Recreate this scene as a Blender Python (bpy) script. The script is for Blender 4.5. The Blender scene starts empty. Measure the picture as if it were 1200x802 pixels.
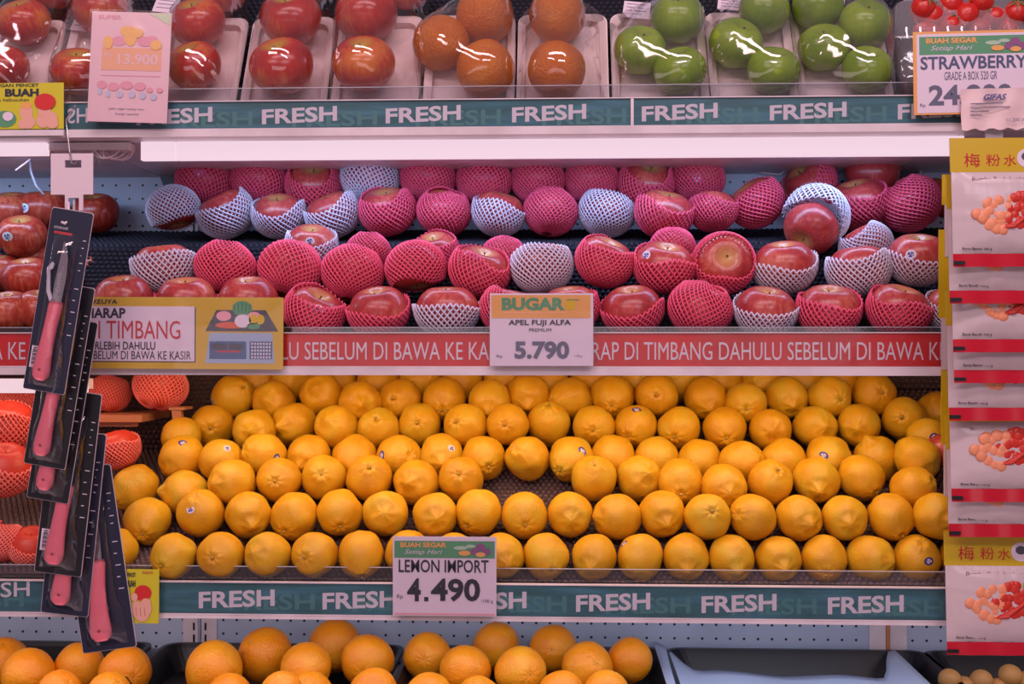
import bpy, bmesh, math, random
from mathutils import Vector, Matrix, Quaternion, noise
from mathutils.bvhtree import BVHTree
random.seed(7)
PI = math.pi
scn = bpy.context.scene
COL = scn.collection

# ------------------------------------------------------------------ camera
FPX = 1340.0
CY, ZC, YAW = -1.7, 1.35, math.radians(2.3)
CAM = Vector((0, CY, ZC))
cd = bpy.data.cameras.new('camera'); cam = bpy.data.objects.new('camera', cd); COL.objects.link(cam)
cam.location = CAM; cam.rotation_euler = (PI/2, 0, YAW)
cd.sensor_width = 36; cd.lens = 36*FPX/1200; cd.clip_start = .05
scn.camera = cam
FWD = Vector((-math.sin(YAW), math.cos(YAW), 0)); RGT = Vector((math.cos(YAW), math.sin(YAW), 0))
def ray(px, py): return FWD + RGT*((px-600)/FPX) + Vector((0, 0, (401-py)/FPX))
def P(px, py, Y):
    d = ray(px, py); return CAM + d*((Y-CY)/d.y)
def S(Y): return (Y-CY)/FPX
def Z(py, Y): return P(600, py, Y).z
def X(px, Y): return P(px, 401, Y).x

# ------------------------------------------------------------------ world, lights, exposure
def lin(c):
    c = c/255
    return c/12.92 if c <= .04045 else ((c+.055)/1.055)**2.4
def C(r, g, b): return (lin(r), lin(g), lin(b), 1)
w = bpy.data.worlds.new('store'); scn.world = w; w.use_nodes = True
bg = w.node_tree.nodes['Background']; bg.inputs[0].default_value = (.62, .46, .56, 1); bg.inputs[1].default_value = .33
scn.view_settings.view_transform = 'Standard'; scn.view_settings.look = 'None'
scn.view_settings.exposure = -.24; scn.view_settings.gamma = 1; scn.view_settings.use_curve_mapping = False
def area(name, loc, rot, sx, sy, power, color):
    l = bpy.data.lights.new(name, 'AREA'); l.shape = 'RECTANGLE'; l.size = sx; l.size_y = sy; l.energy = power; l.color = color
    o = bpy.data.objects.new(name, l); o.location = loc; o.rotation_euler = rot; COL.objects.link(o); return o
# store ceiling lamps over the aisle
area('ceiling_light', (.1, -1.5, 3.3), (math.radians(42), 0, 0), 2.6, .3, 38, (1, .73, .79))
area('ceiling_light', (-1.3, -2.6, 3.0), (math.radians(55), 0, math.radians(-25)), 1.6, .3, 28, (1, .66, .68))
area('ceiling_light', (1.0, -3.4, 3.1), (math.radians(62), 0, math.radians(12)), 1.6, .3, 26, (.95, .8, .9))

# unseen fill from across the aisle, added to brighten the low, recessed parts
area('aisle_fill_light', (-.2, -3.6, 1.15), (math.radians(88), 0, 0), 3.2, .7, 13, (1, .78, .82))

# ------------------------------------------------------------------ materials
MATS = {}
def M(name, color=(.8,.8,.8,1), rough=.5, metal=0, spec=.5, alpha=1, emit=None, es=1, coat=0, sss=0):
    if name in MATS: return MATS[name]
    m = bpy.data.materials.new(name); m.use_nodes = True
    b = m.node_tree.nodes['Principled BSDF']
    b.inputs['Base Color'].default_value = color; b.inputs['Roughness'].default_value = rough
    b.inputs['Metallic'].default_value = metal; b.inputs['Specular IOR Level'].default_value = spec
    b.inputs['Alpha'].default_value = alpha; b.inputs['Coat Weight'].default_value = coat
    if sss: b.inputs['Subsurface Weight'].default_value = sss; b.inputs['Subsurface Radius'].default_value = (.3,.15,.1)
    if emit: b.inputs['Emission Color'].default_value = emit; b.inputs['Emission Strength'].default_value = es
    MATS[name] = m; return m
class N:
    def __init__(s, m): s.t = m.node_tree; s.b = s.t.nodes['Principled BSDF']
    def n(s, typ, **kw):
        x = s.t.nodes.new(typ)
        for k, v in kw.items():
            if hasattr(x, k) and not k.startswith('i_'): setattr(x, k, v)
            else: x.inputs[k[2:].replace('_', ' ')].default_value = v
        return x
    def l(s, a, b): s.t.links.new(a, b)
    def math(s, op, a, b=None):
        x = s.t.nodes.new('ShaderNodeMath'); x.operation = op
        for i, v in enumerate((a, b)):
            if v is None: continue
            if isinstance(v, (int, float)): x.inputs[i].default_value = v
            else: s.l(v, x.inputs[i])
        return x.outputs[0]
    def ramp(s, fac, stops):
        x = s.t.nodes.new('ShaderNodeValToRGB'); s.l(fac, x.inputs[0]); e = x.color_ramp.elements
        while len(e) < len(stops): e.new(.5)
        for el, (p, c) in zip(e, stops): el.position = p; el.color = c
        return x.outputs[0]
    def mix(s, fac, a, b):
        x = s.t.nodes.new('ShaderNodeMix'); x.data_type = 'RGBA'
        for sock, v in ((x.inputs[0], fac), (x.inputs[6], a), (x.inputs[7], b)):
            if hasattr(v, 'links'): s.l(v, sock)
            else: sock.default_value = v
        return x.outputs[2]
    def bump(s, h, strength, dist=.01):
        x = s.t.nodes.new('ShaderNodeBump'); x.inputs['Strength'].default_value = strength; x.inputs['Distance'].default_value = dist
        s.l(h, x.inputs['Height']); s.l(x.outputs[0], s.b.inputs['Normal'])
    def obj(s): return s.n('ShaderNodeTexCoord').outputs['Object']
    def scaled(s, vec, sc):
        x = s.t.nodes.new('ShaderNodeVectorMath'); x.operation = 'MULTIPLY'; s.l(vec, x.inputs[0]); x.inputs[1].default_value = sc; return x.outputs[0]
    def shift(s, vec, k=37.0):
        r = s.n('ShaderNodeObjectInfo').outputs['Random']; q = s.math('MULTIPLY', r, k)
        x = s.t.nodes.new('ShaderNodeVectorMath'); x.operation = 'ADD'; s.l(vec, x.inputs[0]); s.l(q, x.inputs[1]); return x.outputs[0]
    def noise(s, vec, scale, detail=2, rough=.5):
        x = s.t.nodes.new('ShaderNodeTexNoise'); s.l(vec, x.inputs['Vector']); x.inputs['Scale'].default_value = scale
        x.inputs['Detail'].default_value = detail; x.inputs['Roughness'].default_value = rough; return x.outputs['Fac']

def citrus(name, c1, c2, c3, bumpy, rough):
    m = M(name, c1, rough, spec=.45); q = N(m); o = q.shift(q.obj())
    f = q.noise(o, 1.3, 3)
    rnd = q.n('ShaderNodeObjectInfo').outputs['Random']
    f2 = q.math('ADD', q.math('MULTIPLY', f, .8), q.math('MULTIPLY', rnd, .22))
    q.l(q.ramp(f2, [(.28, c1), (.52, c2), (.75, c3)]), q.b.inputs['Base Color'])
    a = q.noise(o, 9, 2); vv = q.n('ShaderNodeTexVoronoi', i_Scale=26.0); q.l(o, vv.inputs['Vector'])
    h = q.math('ADD', q.math('MULTIPLY', a, 1.0), q.math('MULTIPLY', vv.outputs[0], .35)); q.bump(h, bumpy, .03)
    return m
lemon_m = citrus('lemon_skin', C(206,142,18), C(216,158,22), C(208,170,40), .14, .42)
orange_m = citrus('orange_skin', C(232,132,12), C(238,146,16), C(238,162,30), .18, .40)
orangew_m = citrus('wrapped_orange_skin', C(196,96,4), C(208,112,6), C(214,126,14), .35, .35)
def apple_mat(name, dark, mid, light, cav, streak=.5, rough=.28):
    m = M(name, mid, rough, spec=.5); q = N(m); o = q.obj(); os = q.shift(o)
    sx = q.scaled(os, (5.5, 5.5, .9)); f = q.noise(sx, 1.6, 4, .6)
    big = q.noise(os, .8, 1)
    g = q.math('ADD', q.math('MULTIPLY', f, streak), q.math('MULTIPLY', big, 1-streak))
    base = q.ramp(g, [(.33, dark), (.5, mid), (.66, light)])
    sp = q.n('ShaderNodeSeparateXYZ'); q.l(o, sp.inputs[0])
    rr = q.math('SQRT', q.math('ADD', q.math('POWER', sp.outputs[0], 2.), q.math('POWER', sp.outputs[1], 2.)))
    cz = q.n('ShaderNodeMapRange', i_From_Min=.50, i_From_Max=.12, i_To_Min=0.0, i_To_Max=1.0); q.l(rr, cz.inputs[0])
    top = q.math('GREATER_THAN', sp.outputs[2], 0.0); fac = q.math('MULTIPLY', q.math('MULTIPLY', cz.outputs[0], top), .85)
    col = q.mix(fac, base, cav)
    v = q.n('ShaderNodeTexVoronoi', i_Scale=14.0); q.l(os, v.inputs['Vector'])
    dots = q.math('LESS_THAN', v.outputs[0], .09); col = q.mix(q.math('MULTIPLY', dots, .35), col, light)
    q.l(col, q.b.inputs['Base Color']); return m
fuji_m = apple_mat('pink_red_apple_skin', C(146,40,46), C(178,62,62), C(204,112,90), C(205,160,100))
dark_m = apple_mat('dark_red_apple_skin', C(132,34,28), C(168,58,44), C(202,112,78), C(196,156,90), .6)
bi_m = apple_mat('bicolour_apple_skin', C(164,26,26), C(190,48,36), C(216,120,50), C(190,170,60), .34, .22)
green_m = apple_mat('green_apple_skin', C(104,138,22), C(126,158,36), C(148,176,52), C(128,150,50), .3, .24)
white = M('white_painted_steel', C(222,208,214), .4)
q = N(white); q.l(q.ramp(q.noise(q.obj(), 14, 4), [(.3, C(205,190,196)), (.6, C(226,212,218))]), q.b.inputs['Base Color'])
foam_tray_m = M('foam_tray', C(236,214,214), .55)
q = N(foam_tray_m); q.bump(q.noise(q.obj(), 260, 1), .12, .002)
netp = M('pink_foam_net', C(232,84,120), .65); netw = M('white_foam_net', C(212,206,226), .65)
netc = M('coral_foam_net', C(248,128,116), .6)
mat_foam = M('black_foam_mat', C(38,38,50), .55, spec=.25)
mat_brown = M('brown_foam_mat', C(98,76,74), .45, spec=.4)
black_pl = M('black_plastic', C(16,15,20), .38)
dark_steel = M('dark_steel', C(62,62,74), .4, .3)
paper = M('white_paper', C(226,208,224), .45)
pinkpaper = M('faded_pink_paper', C(236,196,204), .35)
ink = M('black_ink', C(40,38,52), .5); greyink = M('grey_ink', C(98,98,122), .5)
redink = M('red_ink', C(196,52,60), .5); yellow = M('yellow_print', C(216,178,30), .4); ygreen = M('lime_print', C(204,194,40), .4)
greenp = M('green_print', C(86,150,110), .4); orangep = M('orange_print', C(232,166,92), .4)
letter_w = M('white_lettering', C(214,204,216), .5)
fadep = M('faded_orange_print', C(240,178,140), .4); fade2 = M('faded_rose_print', C(232,160,176), .4); fade3 = M('faded_blue_print', C(196,196,220), .4); fadey = M('faded_yellow_print', C(244,190,110), .4)
redstrip = M('red_strip', C(204,24,30), .35)
q = N(redstrip); q.l(q.ramp(q.noise(q.obj(), 9, 3), [(.35, C(186,14,24)), (.65, C(208,28,30))]), q.b.inputs['Base Color'])
teal = M('teal_strip', C(52,104,112), .3)
q = N(teal); sc_ = q.scaled(q.obj(), (3, 1, 30)); q.l(q.ramp(q.noise(sc_, 3, 3), [(.3, C(44,92,96)), (.5, C(52,106,116)), (.75, C(70,130,150))]), q.b.inputs['Base Color'])
teal_ghost = M('teal_ghost_lettering', C(70,128,130), .4)
skin_print = M('hand_print', C(228,168,150), .5); red_fruit = M('red_fruit_print', C(206,40,40), .4)
wood = M('pale_wood', C(186,122,84), .55)
pink_pl = M('pink_plastic_handle', C(236,116,134), .3); steel = M('knife_steel', C(200,190,200), .22, .9)
navy = M('navy_card', C(30,34,58), .4); blackcard = M('black_card', C(20,20,28), .4); edgew = M('card_edge', C(200,180,190), .5)
hang_w = M('white_hanger_plastic', C(224,204,214), .35)
sticker_b = M('blue_sticker', C(44,48,140), .35); sticker_w = M('pale_sticker', C(196,214,226), .35); sticker_p = M('mauve_sticker', C(200,120,180), .35)
stem_m = M('stem', C(92,70,40), .7); button_m = M('stem_button', C(176,140,50), .6)
yellow_foil = M('yellow_foil', C(204,172,34), .25); red_foil = M('red_foil', C(196,24,48), .22); pouch_m = M('pouch_film_white', C(206,186,190), .28)
q = N(pouch_m); sc_ = q.scaled(q.obj(), (22, 4, 9)); q.bump(q.noise(sc_, 1.6, 2), .35, .006)
candy_o = M('orange_candied_fruit', C(238,150,110), .35); candy_r = M('red_candied_fruit', C(206,50,36), .3); candy_g = M('green_candied_fruit', C(150,160,60), .35)
straw_m = M('strawberry_flesh', C(206,38,34), .3); leaf_m = M('strawberry_leaf', C(96,130,70), .5)
longan_m = M('brown_longan_skin', C(176,128,70), .6)
blue_print = M('blue_print', C(70,96,140), .4); greyp = M('grey_print', C(74,74,88), .4); skyp = M('pale_blue_print', C(160,176,206), .4)
liner_m = M('pale_blue_liner', C(176,194,222), .3)
q = N(liner_m); q.bump(q.noise(q.obj(), 9, 3), .3, .02)
lcd_m = M('dark_tray_lining', C(34,36,52), .5)
def clear(name, tint=(1,1,1,1), lo=.04, hi=.6, rough=.06, bumps=0, veil=0):
    m = bpy.data.materials.new(name); m.use_nodes = True; t = m.node_tree; t.nodes.clear()
    o = t.nodes.new('ShaderNodeOutputMaterial'); mx = t.nodes.new('ShaderNodeMixShader'); tr = t.nodes.new('ShaderNodeBsdfTransparent'); g = t.nodes.new('ShaderNodeBsdfGlossy')
    tr.inputs[0].default_value = tint; g.inputs['Roughness'].default_value = rough
    lw = t.nodes.new('ShaderNodeLayerWeight'); lw.inputs[0].default_value = .35
    mr = t.nodes.new('ShaderNodeMapRange'); mr.inputs[3].default_value = lo; mr.inputs[4].default_value = hi
    t.links.new(lw.outputs['Facing'], mr.inputs[0]); t.links.new(mr.outputs[0], mx.inputs[0]); t.links.new(tr.outputs[0], mx.inputs[1])
    t.links.new(g.outputs[0], mx.inputs[2]); out = mx
    if veil:
        d = t.nodes.new('ShaderNodeBsdfDiffuse'); d.inputs[0].default_value = (.8,.75,.8,1); m2 = t.nodes.new('ShaderNodeMixShader'); m2.inputs[0].default_value = veil
        t.links.new(mx.outputs[0], m2.inputs[1]); t.links.new(d.outputs[0], m2.inputs[2]); out = m2
    if bumps:
        tc = t.nodes.new('ShaderNodeTexCoord'); nz = t.nodes.new('ShaderNodeTexNoise'); nz.inputs['Scale'].default_value = 11; nz.inputs['Distortion'].default_value = 2.0; nz.inputs['Detail'].default_value = .5
        b = t.nodes.new('ShaderNodeBump'); b.inputs['Strength'].default_value = bumps; b.inputs['Distance'].default_value = .01
        t.links.new(tc.outputs['Object'], nz.inputs['Vector']); t.links.new(nz.outputs['Fac'], b.inputs['Height']); t.links.new(b.outputs[0], g.inputs['Normal']); t.links.new(b.outputs[0], lw.inputs['Normal'])
    t.links.new(out.outputs[0], o.inputs[0]); MATS[name] = m; return m
film = clear('stretch_film', (.985,.98,.985,1), .09, .55, .07, .75, .01)
acrylic = clear('clear_acrylic', (.90,.91,.95,1), .05, .5, .08, 0, .012)
cover = clear('clear_print_cover', (.98,.98,.985,1), .012, .35, .10, .1, .004)
blister_m = clear('clear_blister', (.97,.97,.98,1), .03, .6, .06, .3, .0)
peg = M('pegboard_steel', C(178,192,214), .38)
q = N(peg); sp = q.n('ShaderNodeSeparateXYZ'); q.l(q.n('ShaderNodeNewGeometry').outputs['Position'], sp.inputs[0])
def cell(a):
    return q.math('ABSOLUTE', q.math('SUBTRACT', q.math('FRACT', q.math('MULTIPLY', a, 1/.0255)), .5))
dd = q.math('SQRT', q.math('ADD', q.math('POWER', cell(q.math('ADD', sp.outputs[0], 5.0)), 2.), q.math('POWER', cell(sp.outputs[2]), 2.)))
q.l(q.mix(q.math('LESS_THAN', dd, .095), q.ramp(q.noise(q.obj(), 6, 3), [(.3, C(168,182,206)), (.7, C(186,200,222))]), C(14,16,24)), q.b.inputs['Base Color'])

# ------------------------------------------------------------------ mesh helpers
class MB:
    def __init__(s): s.v = []; s.f = []
    def add(s, vs, fs):
        b = len(s.v); s.v += [tuple(x) for x in vs]; s.f += [tuple(i+b for i in f) for f in fs]; return s
    def box(s, x0, x1, y0, y1, z0, z1):
        return s.add([(x0,y0,z0),(x1,y0,z0),(x1,y1,z0),(x0,y1,z0),(x0,y0,z1),(x1,y0,z1),(x1,y1,z1),(x0,y1,z1)],
              [(3,2,1,0),(4,5,6,7),(0,1,5,4),(1,2,6,5),(2,3,7,6),(3,0,4,7)])
    def prism(s, pts, y0, y1):      # outline in XZ, counter-clockwise seen from -Y
        n = len(pts)
        return s.add([(x,y0,z) for x,z in pts]+[(x,y1,z) for x,z in pts],
              [tuple(range(n)), tuple(range(2*n-1, n-1, -1))]+[(i, i+n, (i+1)%n+n, (i+1)%n) for i in range(n)])
    def tube(s, pts, r, k=6, cap=True):
        pts = [Vector(p) for p in pts]; n = len(pts); b = len(s.v)
        rr = r if isinstance(r, (list, tuple)) else [r]*n
        up = Vector((0,0,1)); 
        for i, p in enumerate(pts):
            t = (pts[min(i+1,n-1)]-pts[max(i-1,0)]).normalized()
            a = t.cross(up if abs(t.z) < .95 else Vector((1,0,0))).normalized(); c = t.cross(a)
            for j in range(k):
                an = 2*PI*j/k; s.v.append(tuple(p+(a*math.cos(an)+c*math.sin(an))*rr[i]))
        for i in range(n-1):
            for j in range(k):
                s.f.append((b+i*k+j, b+i*k+(j+1)%k, b+(i+1)*k+(j+1)%k, b+(i+1)*k+j))
        if cap: s.f.append(tuple(b+j for j in range(k-1,-1,-1))); s.f.append(tuple(b+(n-1)*k+j for j in range(k)))
        return s
    def sphere(s, c, r, seg=10, rings=6, sq=1):
        b = len(s.v); c = Vector(c)
        for i in range(rings+1):
            t = PI*i/rings
            for j in range(seg):
                a = 2*PI*j/seg; s.v.append((c.x+r*math.sin(t)*math.cos(a), c.y+r*sq*math.sin(t)*math.sin(a), c.z+r*math.cos(t)))
        for i in range(rings):
            for j in range(seg): s.f.append((b+i*seg+j, b+(i+1)*seg+j, b+(i+1)*seg+(j+1)%seg, b+i*seg+(j+1)%seg))
        return s
    def disc(s, x, z, rx, rz, y, k=14, th=.0004):
        return s.prism([(x+rx*math.cos(2*PI*i/k), z+rz*math.sin(2*PI*i/k)) for i in range(k)], y-th, y)
    def mesh(s, name, m, smooth=False):
        me = bpy.data.meshes.new(name); me.from_pydata(s.v, [], s.f); me.update()
        if smooth: me.polygons.foreach_set('use_smooth', [True]*len(me.polygons))
        if m: me.materials.append(m)
        return me
    def build(s, name, m, parent=None, smooth=False):
        return link(name, s.mesh(name, m, smooth), parent)
def link(name, me, parent=None):
    o = bpy.data.objects.new(name, me); COL.objects.link(o)
    if parent is not None: o.parent = parent
    return o
def tag(o, label=None, cat=None, group=None, kind=None):
    if label: o['label'] = label
    if cat: o['category'] = cat
    if group: o['group'] = group
    if kind: o['kind'] = kind
    return o
def empty(name, loc, rot=(0,0,0)):
    o = bpy.data.objects.new(name, None); o.location = loc; o.rotation_euler = rot; o.empty_display_size = .02; COL.objects.link(o); return o
def struct(o): o['kind'] = 'structure'; return o
_tc = {}
def text_geo(s, bold=0.0, shear=0.0, spacing=1.0):
    key = (s, bold, shear, spacing)
    if key not in _tc:
        cu = bpy.data.curves.new('t', 'FONT'); cu.body = s; cu.offset = bold; cu.shear = shear; cu.space_character = spacing; cu.resolution_u = 3
        ob = bpy.data.objects.new('t', cu); COL.objects.link(ob); bpy.context.view_layer.update()
        dg = bpy.context.evaluated_depsgraph_get(); me = bpy.data.meshes.new_from_object(ob.evaluated_get(dg))
        vs = [v.co.copy() for v in me.vertices]; fs = [tuple(p.vertices) for p in me.polygons]
        bpy.data.objects.remove(ob); bpy.data.curves.remove(cu); bpy.data.meshes.remove(me)
        x0 = min(v.x for v in vs); x1 = max(v.x for v in vs); y0 = min(v.y for v in vs); y1 = max(v.y for v in vs)
        _tc[key] = ([((v.x-x0)/(x1-x0), (v.y-y0)/(y1-y0)) for v in vs], fs)
    return _tc[key]
def text_into(mb, s, x0, x1, z0, z1, y, rise=0.0, bold=.0, shear=0.0, spacing=1.0):
    vs, fs = text_geo(s, bold, shear, spacing)
    mb.add([(x0+(x1-x0)*u, y, z0+(z1-z0)*v+rise*u) for u, v in vs], fs); return mb

class Card:
    """a flat printed thing facing -Y; built in its own frame, sized from its pixel box"""
    def __init__(s, name, label, cat, box, Y, tilt=0, roll=0, group=None):
        x0, y0, x1, y1 = box; s.cx, s.cy = (x0+x1)/2, (y0+y1)/2; s.s = S(Y)*1.0; s.k = 0
        s.root = empty(name, P(s.cx, s.cy, Y), (tilt, roll, 0)); tag(s.root, label, cat, group)
    def x(s, px): return (px-s.cx)*s.s
    def z(s, py): return (s.cy-py)*s.s
    def quad(s, name, box, m, off, th=.0008):
        x0, y0, x1, y1 = box
        return MB().box(s.x(x0), s.x(x1), -off-th, -off, s.z(y1), s.z(y0)).build(name, m, s.root)
    def text(s, name, st, box, m, off, bold=.0, rise=0, shear=0, spacing=1.0):
        x0, y0, x1, y1 = box; mb = MB(); text_into(mb, st, s.x(x0), s.x(x1), s.z(y1), s.z(y0), -off, rise*s.s, bold, shear, spacing)
        return mb.build(name, m, s.root)
    def discs(s, name, ds, m, off, k=14):
        mb = MB()
        for i, (px, py, rx, ry) in enumerate(ds): mb.disc(s.x(px), s.z(py), rx*s.s, ry*s.s, -off-i*.00012, k, .0003)
        return mb.build(name, m, s.root)

# ------------------------------------------------------------------ the setting
XL, XR = -1.55, 1.7
YB = .42
wall = empty('wall_back', (0, YB, 0)); wall['kind'] = 'structure'
vx = [X(-560, YB), X(235, YB), X(1040, YB), X(1840, YB)]
zb = [.2, Z(772, YB)-.12, Z(600, YB), Z(399, YB), Z(197, YB), Z(60, YB), 2.3]
for i in range(3):
    for j in range(len(zb)-1):
        MB().box(vx[i]+.001, vx[i+1]-.001, 0, .012, zb[j]+.0012, zb[j+1]-.0012).build('pegboard_panel', peg, wall)
        if j == 3: MB().box(vx[i]+.001, vx[i+1]-.001, -.004, -.0005, zb[j+1]-.006, zb[j+1]).build('panel_lip', peg, wall)
# uprights
for k, pxc in enumerate((235, 1040)):
    u = empty('trim_%d' % (k+1), (X(pxc, YB), YB, 0)); u['kind'] = 'structure'
    hw = (.032, .034)[k]
    MB().box(-hw, -.004, -.004, -.0003, .2, 2.3).build('upright_face', white, u); MB().box(.004, hw, -.004, -.0003, .2, 2.3).build('upright_face', white, u)
    sl = MB(); z = .7
    while z < 1.75:
        for sx in (-.009 - .004, .009):
            sl.box(sx, sx+.0035, -.0048, -.0041, z, z+.014)
        z += .022
    if k == 0: sl.build('slot_row', black_pl, u)
    else: MB().box(-.0035, .0035, -.006, -.001, .2, 2.3).build('channel', wood, u)
fl = struct(MB().box(-3, 3, -4.5, .6, -.02, 0).build('floor', M('floor_tiles', C(190,176,176), .3)))

# foam mat tile: rows of raised cells, shared by every mat
TW, TP = .158, .158/15
def mat_tile(L):
    mb = MB(); mb.box(0, TW, 0, L, -.004, -.0002)
    nx = round(TW/TP); ny = int(L/(TP*.86))
    for j in range(ny):
        for i in range(nx):
            cx = (i+.5+(.5 if j % 2 else 0))*TP; cy = (j+.5)*TP*.86
            if cx > TW: cx -= TP*.5
            b = len(mb.v); r1, r2 = TP*.52, TP*.30
            for (r, z) in ((r1, 0), (r2, .0042)):
                for a in range(6): mb.v.append((cx+r*math.cos(a*PI/3), cy+r*.86*math.sin(a*PI/3), z))
            mb.v.append((cx, cy, .0047))
            for a in range(6):
                a2 = (a+1) % 6; mb.f.append((b+a, b+a2, b+6+a2, b+6+a)); mb.f.append((b+6+a, b+6+a2, b+12))
    return mb
_tiles = {}
def mats(x0, x1, y0, z0, y1, z1, m, parent):
    L = round(math.hypot(y1-y0, z1-z0), 3); a = math.atan2(z1-z0, y1-y0); key = (L, m.name)
    if key not in _tiles: _tiles[key] = mat_tile(L).mesh('foam_mat', m, True)
    n = math.ceil((x1-x0)/TW); sx = (x1-x0)/(n*TW)
    for i in range(n):
        o = link('foam_mat', _tiles[key], parent); o['kind'] = 'stuff'
        o.location = (x0+i*TW*sx, y0, z0); o.rotation_euler = (a, 0, 0); o.scale = (sx, 1, 1)

def lettering(mb, y, s, spans, Y, zt, zb_, rise, bold, shear=0, dx=0):
    for (a, b) in spans: text_into(mb, s, X(a, Y)+dx, X(b, Y)+dx, zb_, zt, y, rise, bold, shear)

def rail(parent, x0, x1, pt, pb, pw, strip_mat, liptop, yF=0.0):
    """price rail: coloured strip pt..pb, white lip pb..pw, clear upstand liptop..pt"""
    MB().box(x0, x1, yF, yF+.006, Z(pb, yF), Z(pt, yF)).build('price_strip', strip_mat, parent)
    mb = MB(); mb.box(x0, x1, yF-.004, yF+.016, Z(pw, yF), Z(pb, yF)-.0003); mb.box(x0, x1, yF-.003, yF-.0008, Z(pb, yF), Z(pb, yF)+.002)
    mb.box(x0, x1, yF-.003, yF+.006, Z(pt, yF)+.0003, Z(pt, yF)+.0018)
    mb.build('rail_body', white, parent)
    MB().box(x0, x1, yF+.012, yF+.0145, Z(pt, yF)-.004, Z(liptop, yF)).build('clear_lip', acrylic, parent)
    MB().box(x0, x1, yF+.0118, yF+.0147, Z(liptop, yF)+.0002, Z(liptop, yF)+.0010).build('lip_edge', M('lip_edge_plastic', C(190,190,200), .3), parent)
    MB().box(x0, x1, yF-.0022, yF-.0014, Z(pb, yF)+.001, Z(pt, yF)-.001).build('clear_cover', cover, parent)

bays = [('left', X(-560, 0), X(77, 0)), ('centre', X(79, 0), X(1132, 0)), ('right', X(1134, 0), X(1900, 0))]
midb = [('left', X(-560, 0), X(106, 0)), ('centre', X(108, 0), X(1115, 0)), ('right', X(1117, 0), X(1900, 0))]
lowb = [('left', X(-560, 0), X(185, 0)), ('centre', X(187, 0), X(1119, 0)), ('right', X(1121, 0), X(1900, 0))]
RISE = .0048
for side, x0, x1 in bays:
    sh = empty('display_shelf', (0, 0, 0)); tag(sh, {'left': 'top shelf section at the left end, behind the yellow sign', 'centre': 'long top shelf holding the trays of wrapped fruit, teal front strip', 'right': 'top shelf section at the right end, behind the strawberry price tag'}[side], 'shelf', 'shelf sections')
    rail(sh, x0, x1, 117, 150, 158, teal, 99)
    zu = Z(158, 0)
    MB().box(x0, x1, .016, YB-.002, zu+.001, zu+.006).build('shelf_deck', white, sh)
    # steep display back rising behind the trays
    a = math.radians(62); L = .36; pts = [(.073, zu+.012), (.073+L*math.cos(a), zu+.012+L*math.sin(a))]
    m = MB(); e = .004; nx_, nz_ = math.sin(a)*e, math.cos(a)*e
    m.add([(x0, .073, zu+.012), (x1, .073, zu+.012), (x1, pts[1][0], pts[1][1]), (x0, pts[1][0], pts[1][1]),
           (x0, .073+nx_, zu+.012-nz_), (x1, .073+nx_, zu+.012-nz_), (x1, pts[1][0]+nx_, pts[1][1]-nz_), (x0, pts[1][0]+nx_, pts[1][1]-nz_)],
          [(0,1,2,3),(7,6,5,4),(0,4,5,1),(1,5,6,2),(2,6,7,3),(3,7,4,0)]).build('display_back', black_pl, sh)
    mats(x0, x1, .068, zu+.014, .068+L*math.cos(a), zu+.014+L*math.sin(a), mat_foam, sh)
    gh = MB(); fr = MB()
    if side == 'centre':
        sp_ = [(160,249), (307,395), (452,540), (600,687), (752,841), (902,992), (1052,1142)]; sp_ = [(12+12,103)] + sp_
        sp_[0] = (80, 103)
        lettering(fr, -.0005, 'FRESH', sp_[1:], 0, Z(126, 0), Z(144, 0), RISE, .028)
        text_into(fr, 'SH', X(79.5,0), X(103,0), Z(123,0), Z(141,0)+0, -.0005, .001, .012)
        lettering(gh, -.0002, 'FRESH', [(a+35, b+47) for a, b in sp_[1:-1]], 0, Z(130, 0), Z(148, 0), RISE*.6, .02)
        MB().box(X(739,0), X(742.5,0), -.0026, -.0023, Z(151,0), Z(117,0)).build('strip_joint', white, sh)
    elif side == 'left':
        lettering(fr, -.0005, 'FRESH', [(-280,-190), (-135,-45)], 0, Z(126, 0), Z(144, 0), RISE, .028)
    else:
        lettering(fr, -.0005, 'FRESH', [(1205,1295), (1355,1445)], 0, Z(126, 0), Z(144, 0), RISE, .028)
    fr.build('lettering', letter_w, sh)
    if gh.v: gh.build('ghost_lettering', teal_ghost, sh)

DAH = 'HARAP DI TIMBANG DAHULU SEBELUM DI BAWA KE KASIR'
zs = Z(396, 0)          # deck level of apple shelf
for side, x0, x1 in midb:
    sh = empty('display_shelf', (0, 0, 0)); tag(sh, {'left': 'middle shelf section at the left end, holding dark red bare apples', 'centre': 'long middle shelf of netted apples with a red lettered front strip', 'right': 'middle shelf section at the right end, behind the snack packets'}[side], 'shelf', 'shelf sections')
    rail(sh, x0, x1, 391, 431, 440, redstrip, 384)
    MB().box(x0, x1, .016, YB-.002, zs-.010, zs-.005).build('shelf_deck', white, sh)
    mats(x0, x1, .015, zs, .145, zs+.002, mat_foam, sh)
    mats(x0, x1, .145, zs+.002, .245, ZC+.165, mat_foam, sh)
    mats(x0, x1, .245, ZC+.165, YB-.005, ZC+.205, mat_foam, sh)
    fr = MB()
    sp_ = {'left': [(-412, 86)], 'centre': [(103, 598), (668, 1154)], 'right': [(1190, 1690)]}[side]
    for a, b in sp_:
        if side == 'centre' and a > 600: b = 1109; st = DAH[:-6]; 
        else: st = DAH
        text_into(fr, st, X(a, 0), X(b, 0), Z(422, 0), Z(401, 0), -.0005, 0, 0)
    fr.build('lettering', letter_w, sh)
LB0, LB1 = (.040, Z(690, .040)), (YB-.004, ZC-.085)
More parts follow.
